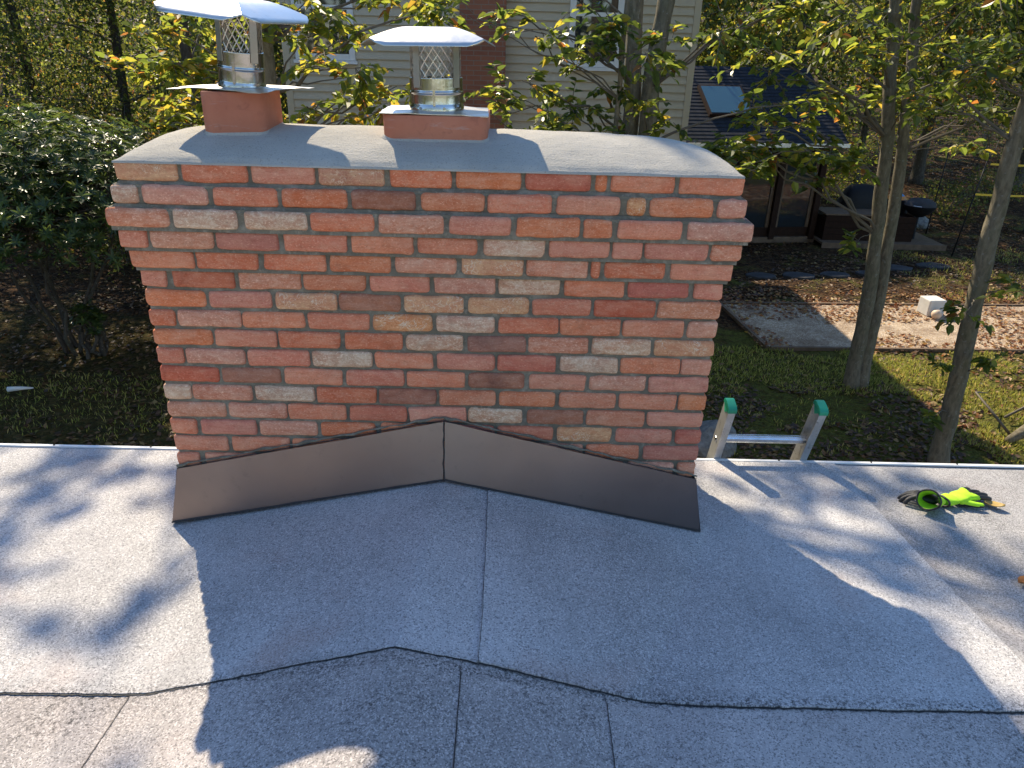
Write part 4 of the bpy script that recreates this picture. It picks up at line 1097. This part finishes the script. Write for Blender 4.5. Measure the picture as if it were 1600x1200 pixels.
km = thing("ball_grill", "round black ball grill topped by a blue and orange band", "grill", (11.35, 19.0, ZG+.142))
mb = MB(); mb.lathe([(.02, .25), (.2, .28), (.32, .45), (.36, .65), (.34, .85), (.27, 1.0)], 20); mb.build("body", M_BLACK, km, True)
mb = MB(); mb.lathe([(.275, 1.0), (.24, 1.06), (.20, 1.09)], 20); mb.build("orange_band", M_ORANGE, km, True)
mb = MB(); mb.lathe([(.20, 1.09), (.13, 1.14), (.01, 1.16)], 20); mb.build("blue_top", M_BLUE, km, True)
for a in (30, 150, 270):
    mb = MB(); mb.tube([(.2*math.cos(rad(a)), .2*math.sin(rad(a)), .35), (.32*math.cos(rad(a)), .32*math.sin(rad(a)), 0)], .02, 6); mb.build("leg", M_BLACK, km)
kg = thing("kettle_grill", "small black pedestal grill with a grey domed lid", "grill", (11.75, 18.4, ZG+.142))
mb = MB(); mb.lathe([(.02, .62), (.15, .63), (.28, .72), (.40, .86), (.42, .93)], 20); mb.build("bowl", M_BLACK, kg, True)
mb = MB(); mb.lathe([(.42, .935), (.38, 1.02), (.26, 1.10), (.01, 1.14)], 20); mb.build("lid", M_STONE, kg, True)
mb = MB(); mb.tube([(0, 0, 0), (0, 0, .64)], [.06, .045], 8); mb.build("pedestal", M_BLACK, kg)
mb = MB(); mb.tube([(-.34, -.28, .95), (-.36, -.34, .97), (-.2, -.46, .97), (-.18, -.4, .95)], .012, 6); mb.build("handle", M_ALU, kg)
# strap posts
def pole(x, y, h, lean, label):
    mb = MB(); mb.tube([(0, 0, -.1), (lean*.5, 0, h*.5), (lean, 0, h)], .018, 6)
    o = mb.build("thin_post", M_BLACK, None, True, (x, y, zg(x, y))); tag(o, label, "post", "thin dark posts on the lawn")
pole(12.15, 17.0, 2.6, .25, "thin dark post leaning between the two yellow straps and the kettle grill")
pole(12.8, 19.6, 2.6, .05, "thin dark upright post behind the pedestal grill")
pole(13.4, 15.0, 1.5, .3, "short dark post close to the leaning tree trunk")
for za, zb_, xa, xb, lab in ((-1.02, -1.02, 12.5, 15.5, "upper yellow strap stretched between thin posts"), (-1.78, -1.82, 12.3, 15.6, "lower yellow strap stretched between thin posts")):
    V = []; F = []; n = 16
    for k in range(n+1):
        f = k/n; x = xa+(xb-xa)*f; z = za+(zb_-za)*f-.06*math.sin(math.pi*f); y = 17.0+.8*f
        V += [(x, y, z), (x, y, z+.05), (x, y+.008, z+.05), (x, y+.008, z)]
    for k in range(n):
        for q in range(4): F.append((4*k+q, 4*k+4+q, 4*k+4+(q+1) % 4, 4*k+(q+1) % 4))
    tag(mesh_obj("yellow_strap", V, F, M_YELLOW), lab, "strap", "yellow straps")

# gravel bed with edging, block, ball, stones
V = [(4.8, 12.35, ZG+.03), (16, 12.9, ZG+.03), (16, 10.3, ZG+.03), (4.98, 9.98, ZG+.03)]
tag(mesh_obj("gravel_path", V, [(0, 3, 2, 1)], M_GRAVEL), "gravel bed framed by timber edging", kind="structure")
def edging(a, b, label):
    a, b = Vector(a), Vector(b); d = (b-a); L = d.length; ang = math.atan2(d.y, d.x)
    mb = MB(); mb.box(0, L, -.03, .03, -.1, .06); o = mb.build("timber_edging", M_WOOD, None, False, (a.x, a.y, ZG)); o.rotation_euler = (0, 0, ang)
    tag(o, label, "timber edging", "timber edging boards")
edging((4.75, 12.42, 0), (9.0, 12.62, 0), "back timber edging of the gravel bed, left length")
edging((9.02, 12.62, 0), (16, 12.98, 0), "back timber edging of the gravel bed, right length behind the white block")
edging((4.95, 9.93, 0), (4.73, 12.36, 0), "left end timber edging of the gravel bed")
edging((5.0, 9.92, 0), (16, 10.22, 0), "front timber edging between gravel bed and lawn")
mb = MB(); bm = bmesh.new(); bmesh.ops.create_cube(bm, size=1); bmesh.ops.scale(bm, vec=(.36, .36, .34), verts=bm.verts); bmesh.ops.bevel(bm, geom=bm.edges[:], offset=.02, segments=2, affect='EDGES', profile=.5)
me = bpy.data.meshes.new("block"); bm.to_mesh(me); bm.free(); me.materials.append(M_BLOCK)
o = link(bpy.data.objects.new("concrete_block", me)); o.location = (8.98, 12.05, ZG+.20); o.rotation_euler = (0, 0, rad(6)); tag(o, "white square concrete block on the sunlit gravel", "block")
mb = MB(); mb.lathe([(.1*math.sin(a)+.0001, -.1*math.cos(a)) for a in np.linspace(0, math.pi, 13)], 20)
o = mb.build("ball", mat_plain("tan_ball", (.62, .48, .36), .6), None, True, (8.93, 11.72, ZG+.13)); tag(o, "round tan ball leaning on the white block", "ball")
ST = [(6.3, 14.6, .40, "darkest flagstone nearest the chimney"), (7.2, 14.7, .44, "flagstone second from the chimney"), (8.15, 14.85, .42, "flagstone third from the chimney"),
      (9.05, 15.0, .4, "flagstone just left of the twin trunk"), (9.95, 15.6, .45, "flagstone just right of the twin trunk"), (11.1, 15.9, .48, "flagstone farthest right on the shaded ground")]
for x, y, s, lab in ST:
    n = 9; V = []; F = []
    ring = [(s*(.75+.3*rng.random())*math.cos(6.283*k/n), s*.62*(.75+.3*rng.random())*math.sin(6.283*k/n)) for k in range(n)]
    for z, q in ((-.05, 1), (.05, 1), (.06, .95)): V += [(a*q, b*q, z) for a, b in ring]
    for i in range(2):
        for k in range(n): F.append((i*n+k, i*n+(k+1) % n, (i+1)*n+(k+1) % n, (i+1)*n+k))
    F.append(tuple(range(2*n, 3*n)))
    tag(mesh_obj("flagstone", V, F, M_STONE, None, False, (x, y, zg(x, y)-.01)), lab, "flagstone", "flagstones on the shaded ground")
def rock(x, y, s, label, sq=.7):
    bm = bmesh.new(); bmesh.ops.create_icosphere(bm, subdivisions=3, radius=1)
    for v in bm.verts:
        v.co *= 1+.35*noise.noise(v.co*1.3+Vector((x, y, 0)))+.1*noise.noise(v.co*4); v.co.z *= sq
    me = bpy.data.meshes.new("rock"); bm.to_mesh(me); bm.free(); me.materials.append(M_ROCK)
    o = link(bpy.data.objects.new("rock", me)); o.scale = (s, s, s); o.location = (x, y, zg(x, y)+s*.2); tag(o, label, "rock")
rock(3.05, 6.3, .36, "dark grey boulder on the ground behind the ladder top")
rock(9.9, 20.6, .35, "grey rock left of the covered grill"); rock(13.0, 20.6, .35, "pale rock behind the pedestal grill")
rock(22.0, 28.0, .6, "rock lying in the sunlit clearing")
# fallen branches and little things on the ground
mb = MB(); mb.tube([(0, 0, 0), (.3, .1, .12), (.7, .15, .22), (1.3, .1, .25)], [.05, .09, .11, .12], 9)
o = mb.build("fallen_log", M_BARK, None, True, (7.2, 6.55, ZG+.06)); tag(o, "short fallen log at the right edge of the lawn", "log")
for k, (P, lab) in enumerate((([(0, 0, 0), (-.25, .25, .3), (-.2, .7, .35), (.2, 1.0, .2)], "thin curved fallen branch arching over the lawn"), ([(0, 0, .05), (.5, .2, .2), (1.2, .2, .15)], "straight fallen twig beside the log"))):
    mb = MB(); mb.tube(P, [.02, .017, .013, .007][:len(P)], 6); o = mb.build("fallen_branch", M_TWIG, None, True, (7.35+.2*k, 6.7+.5*k, ZG+.05)); tag(o, lab, "branch")
mb = MB(); mb.tube([(0, 0, .04), (.16, .05, .04), (.32, .09, .03)], [.04, .03, .012], 10); o = mb.build("white_pipe", M_WHITE, None, True, (-7.05, 7.45, ZG+.03)); tag(o, "white tapered pipe lying on the shaded lawn", "pipe")

# ground cover: grass and fallen leaves
def strew(n, boxes, size, mat, name, label, lift=.012, tilt=.35, grass=False):
    P = []
    ar = np.array([(b[1]-b[0])*(b[3]-b[2])*b[4] for b in boxes]); ar /= ar.sum()
    for b, a in zip(boxes, ar):
        k = int(n*a); x = rng.uniform(b[0], b[1], k); y = rng.uniform(b[2], b[3], k); P.append(np.stack([x, y], 1))
    P = np.concatenate(P)
    d = np.array([noise.noise(Vector((a*.6, b*.6, 4 if grass else 9)))+.5*noise.noise(Vector((a*2.2, b*2.2, 1))) for a, b in P]); P = P[d > (-.15 if grass else -.22)]
    k = len(P); z = np.array([zg(a, b) for a, b in P])
    gv = (P[:, 0] > 4.8) & (P[:, 1] > 9.95) & (P[:, 1] < 12.6); z[gv] = np.maximum(z[gv], ZG+.03)
    P3 = np.column_stack([P, z+lift])
    if grass:
        D = rng.normal(size=(k, 3))*.45+[0, 0, 1]; N = rng.normal(size=(k, 3)); S = size*(.6+.8*rng.random(k))
        P3 = P3[~gv]; D = D[~gv]; N = N[~gv]; S = S[~gv]
        o = leaf_cloud(name, P3, D, N, S, mat, n6=False, wid=.07, fold=0, droop=.2)
    else:
        D = rng.normal(size=(k, 3))*[1, 1, .15]; N = rng.normal(size=(k, 3))*tilt+[0, 0, 1]; S = size*(.5+.9*rng.random(k))
        o = leaf_cloud(name, P3, D, N, S, mat, n6=False, wid=.32, fold=.12, droop=-.15)
    tag(o, label, name.replace('_', ' '), kind="stuff")
strew(34000, [(2.6, 7.2, 4.5, 8.4, 2.6), (7.2, 13, 4.5, 10, .7), (3, 7.2, 8.4, 10, .6), (3.5, 16, 12.6, 22, .8), (8, 26, 22, 32, .35), (-12, -3, 5, 13, .8)], .085, M_LITTER_DK, "fallen_leaves", "dark brown fallen leaves lying under the trees")
strew(11000, [(4.8, 16, 10, 13.6, 1.0), (6.5, 10, 5, 10, .35)], .08, M_LITTER, "bright_fallen_leaves", "orange fallen leaves strewn over the gravel bed")
strew(60000, [(6.3, 11.5, 5.4, 10, 1.0), (3, 6.3, 8.0, 10, .55), (3, 6.3, 5, 8, .10), (-10, -3, 4, 8.2, .16), (10, 17, 13, 18, .15)], .075, M_GRASS, "lawn_grass", "thin green lawn grass between the fallen leaves", .0, grass=True)

# ------------------------------------------------------------------ ladder
lad = thing("ladder", "aluminium ladder with green end caps leaning on the roof eave", "ladder", (1.43, .66, ze))
ax = Vector((.02, -.30, 1)).normalized(); across = Vector((1, .0, 0)); nrm = across.cross(ax).normalized()
def rail(sg):
    mb = MB(); c = across*(.200*sg); t0, t1 = -3.1, .325
    def P(u, v, s): return c + across*u + nrm*v + ax*s
    # C channel: web outside, two flanges inwards
    prof = [(-.016*sg, -.040), (.016*sg, -.040), (.016*sg, .040), (-.016*sg, .040), (-.016*sg, .034), (.010*sg, .034), (.010*sg, -.034), (-.016*sg, -.034)]
    V = [P(u, v, s) for s in (t0, t1) for u, v in prof]; n = 8
    F = [(k, (k+1) % n, n+(k+1) % n, n+k) for k in range(n)]; F += [(0, 1, 6, 7), (1, 2, 5, 6), (2, 3, 4, 5), (8, 15, 14, 9), (9, 14, 13, 10), (10, 13, 12, 11)]
    mb.add(V, F); r_ = mb.build("side_rail", M_ALU, lad)
    mb = MB(); V = []; F = []
    prof2 = [(-.0185*sg, -.0425), (.0185*sg, -.0425), (.0185*sg, .0425), (-.0185*sg, .0425)]
    m_ = 7
    for k in range(m_):
        a = k/(m_-1); h = t1+.001+.014*math.sin(a*math.pi*.5+0)*1.0; q = 1-.12*a**2
        V += [P(u, v*math.cos(a*1.25)*q, h) for u, v in prof2]
    V = [P(u, v, t1-.012) for u, v in prof2]+V
    for i in range(m_):
        for k in range(4): F.append((4*i+k, 4*i+(k+1) % 4, 4*i+4+(k+1) % 4, 4*i+4+k))
    F.append(tuple(4*m_+k for k in range(4)))
    mb.add(V, F); mb.build("end_cap", M_GREEN, r_, False)
    mb = MB(); vv = [P(-.0185*sg, v, s) for v, s in ((-.040, t1), (.040, t1), (.022, t1-.018), (0, t1-.040), (-.022, t1-.018))]
    vv += [a+across*(.037*sg) for a in vv]
    mb.add(vv, [(0, 1, 2, 3, 4), (9, 8, 7, 6, 5)]+[(k, 5+k, 5+(k+1) % 5, (k+1) % 5) for k in range(5)]); mb.build("cap_tongue", M_GREEN, r_)
rail(-1); rail(1)
for s in (.115, -.19, -.495, -.80, -1.105, -1.41, -1.715, -2.02, -2.325, -2.63):
    mb = MB(); n = 10; V = []; F = []
    for e in (-1, 1):
        for k in range(n):
            a = 6.283*k/n; V.append(across*(e*.194)+nrm*(.016*math.cos(a))+ax*(s+.019*max(-.6, math.sin(a))))
    F = [(k, (k+1) % n, n+(k+1) % n, n+k) for k in range(n)]; mb.add(V, F); r_ = mb.build("rung", M_RUNG, lad)
    mb = MB()
    for q in (-.008, 0, .008): mb.tube([across*-.193+nrm*(q-.003)+ax*(s+.0185), across*.193+nrm*(q-.003)+ax*(s+.0185)], .0016, 4)
    mb.build("tread_rib", M_RUNG, r_)
    for e in (-1, 1):
        mb = MB(); c_ = across*(e*.200); o_ = c_ + ax*s
        mb.tube([o_-across*.0175+nrm*.0, o_-across*.0205], [.013, .011], 10); mb.tube([o_+across*.0165, o_+across*.0195], [.013, .011], 10)
        mb.build("rivet", M_RUNG, r_)

# ------------------------------------------------------------------ gloves
def skin_mesh(name, verts, edges, radii, mats, assign, loc, rot, parent=None, lvl=2):
    me = bpy.data.meshes.new(name); me.from_pydata(verts, edges, []); me.update()
    o = bpy.data.objects.new(name, me); COL.objects.link(o)
    md = o.modifiers.new("skin", 'SKIN'); md.use_smooth_shade = True
    for i, v in enumerate(me.skin_vertices[0].data):
        v.radius = radii[i] if hasattr(radii[i], '__len__') else (radii[i], radii[i]); v.use_root = (i == 0)
    s = o.modifiers.new("sub", 'SUBSURF'); s.levels = lvl; s.render_levels = lvl
    dg = bpy.context.evaluated_depsgraph_get(); dg.update()
    m2 = bpy.data.meshes.new_from_object(o.evaluated_get(dg))
    bpy.data.objects.remove(o)
    m2.materials.clear()
    for mt in mats: m2.materials.append(mt)
    for p in m2.polygons: p.material_index = assign(p.center, p.normal); p.use_smooth = True
    o = bpy.data.objects.new(name, m2); link(o, parent); o.location = loc; o.rotation_euler = rot
    return o
def hand_skeleton(curl, spread=1.0, thumb=(.035, -.055)):
    """palm along +x from the wrist at 0; knuckles at .085"""
    V = [(.0, 0, 0), (.045, 0, .003), (.082, 0, .006)]; E = [(0, 1), (1, 2)]; R_ = [(.030, .019), (.037, .018), (.035, .015)]
    for k, (yo, L, c) in enumerate(((-.030, .066, curl[0]), (-.010, .078, curl[1]), (.011, .074, curl[2]), (.031, .058, curl[3]))):
        y1 = yo*1.0*spread; prev = 2; x, z, a = .088, .006, 0.0
        b = len(V); V.append((x, y1, z)); R_.append((.0105, .0105)); E.append((prev, b)); prev = b
        for j, f in enumerate((.42, .32, .26)):
            a -= c; x += L*f*math.cos(a); z += L*f*math.sin(a); V.append((x, y1*(1+.12*(j+1)*spread), z)); R_.append(((.0100, .0095, .008)[j],)*2); E.append((prev, len(V)-1)); prev = len(V)-1
    V.append((.030, thumb[1]*.65, -.002)); R_.append((.014, .013)); E.append((1, len(V)-1))
    V.append((.058, thumb[1]*1.05, -.004)); R_.append((.0115, .011)); E.append((len(V)-2, len(V)-1))
    V.append((.082, thumb[1]*1.25, -.006)); R_.append((.009, .009)); E.append((len(V)-2, len(V)-1))
    return V, E, R_
def cuff(parent, length, r0, r1, sq, mat, rimmat, flare=.0, bend=0.0):
    mb = MB(); n = 22; rings = []
    m_ = 8
    for k in range(m_+1):
        f = k/m_; x = -length*f*math.cos(bend*f); zc = -length*f*math.sin(bend*f)*.5 + .002; r = r0+(r1-r0)*f+flare*f*f
        rings.append([(x+.002*math.sin(5*a+k), r*math.cos(a)*(1+.05*math.sin(3*a+f*5)), zc+r*sq*(1+.35*f)*math.sin(a)*(1+.10*math.sin(2*a+f*4))) for a in [6.283*q/n for q in range(n)]])
    inner = [[(x+.001, y*.93, z*.90) for x, y, z in rg] for rg in reversed(rings)]
    allr = rings+inner; V = [p for rg in allr for p in rg]; F = []
    for i in range(len(allr)-1):
        for q in range(n): F.append((i*n+q, i*n+(q+1) % n, (i+1)*n+(q+1) % n, (i+1)*n+q))
    mb.add(V, F); c = mb.build("cuff", mat, parent, True)
    mb = MB(); P = rings[-1]+[rings[-1][0]]; mb.tube(P, .0038, 6, False); mb.build("cuff_rim", rimmat, c, True)
    return c
def place_glove(name, label, x, y, rz, rx, palm_up, curl, thumb_side):
    t = thing(name, label, "glove", (x, y, zroof(x, y)+.026), rz=rz)
    t.rotation_euler = (rx, -math.atan(SL)*0, rz)
    V, E, R_ = hand_skeleton(curl)
    if thumb_side < 0: V = [(a, -b, c) for a, b, c in V]
    return t, V, E, R_
t, V, E, R_ = place_glove("work_glove", "black palmed work glove with its yellow cuff mouth open, left of the pair", 2.035, .205, rad(150), rad(10), True, (.42, .36, .40, .5), 1)
skin_mesh("hand", V, E, R_, [M_LATEX, M_HIVIS], lambda c, n: 0, (0, 0, .004), (0, 0, 0), t)
c = cuff(t, .095, .034, .046, .62, M_HIVIS, M_LATEX, .0, 0); c.rotation_euler = (0, rad(12), rad(-112)); c.location = (.012, .0, .008)
t, V, E, R_ = place_glove("work_glove", "yellow backed work glove with black fingertips, right of the pair", 2.105, .240, rad(20), rad(-4), False, (.12, .10, .12, .16), 1)
t.scale = (1.12, 1.12, 1.12)
skin_mesh("hand", V, E, R_, [M_LATEX, M_HIVIS], lambda c, n: 1 if (c.z > -.004 and c.x < .078 + .45*abs(c.y+.004)) else 0, (0, 0, 0), (0, 0, 0), t)
cuff(t, .045, .034, .030, .42, M_HIVIS, M_LATEX, .0, 0)

# fallen leaves on the roof
def roof_leaf(x, y, s, rz, mat, label, curl):
    V = []; F = []; n = 8
    for i in range(n+1):
        f = i/n; hw = .34*math.sin(math.pi*min(1, f*.93+.05))**.8*s
        for j in (-1, -.5, 0, .5, 1): V.append(((f-.5)*s, j*hw, curl*s*(j*j*.6)+.35*curl*s*(f-.4)**2*4))
    for i in range(n):
        for j in range(4): a = i*5+j; F.append((a, a+1, a+6, a+5))
    o = mesh_obj("fallen_leaf", V, F, mat, None, True, (x, y, zroof(x, y)+.012)); o.rotation_euler = (rad(-6), 0, rz); tag(o, label, "leaf")
    m_ = o.modifiers.new("thick", 'SOLIDIFY'); m_.thickness = .0008
roof_leaf(2.27, .215, .075, rad(-28), mat_plain("dry_tan_leaf", (.42, .28, .08), .6, scale=30), "curled tan leaf lying at the right glove's fingertips", .22)
roof_leaf(2.045, -.325, .07, rad(15), mat_plain("dry_orange_leaf", (.42, .15, .03), .6, scale=30), "orange brown leaf on the roof at the right picture edge", .25)
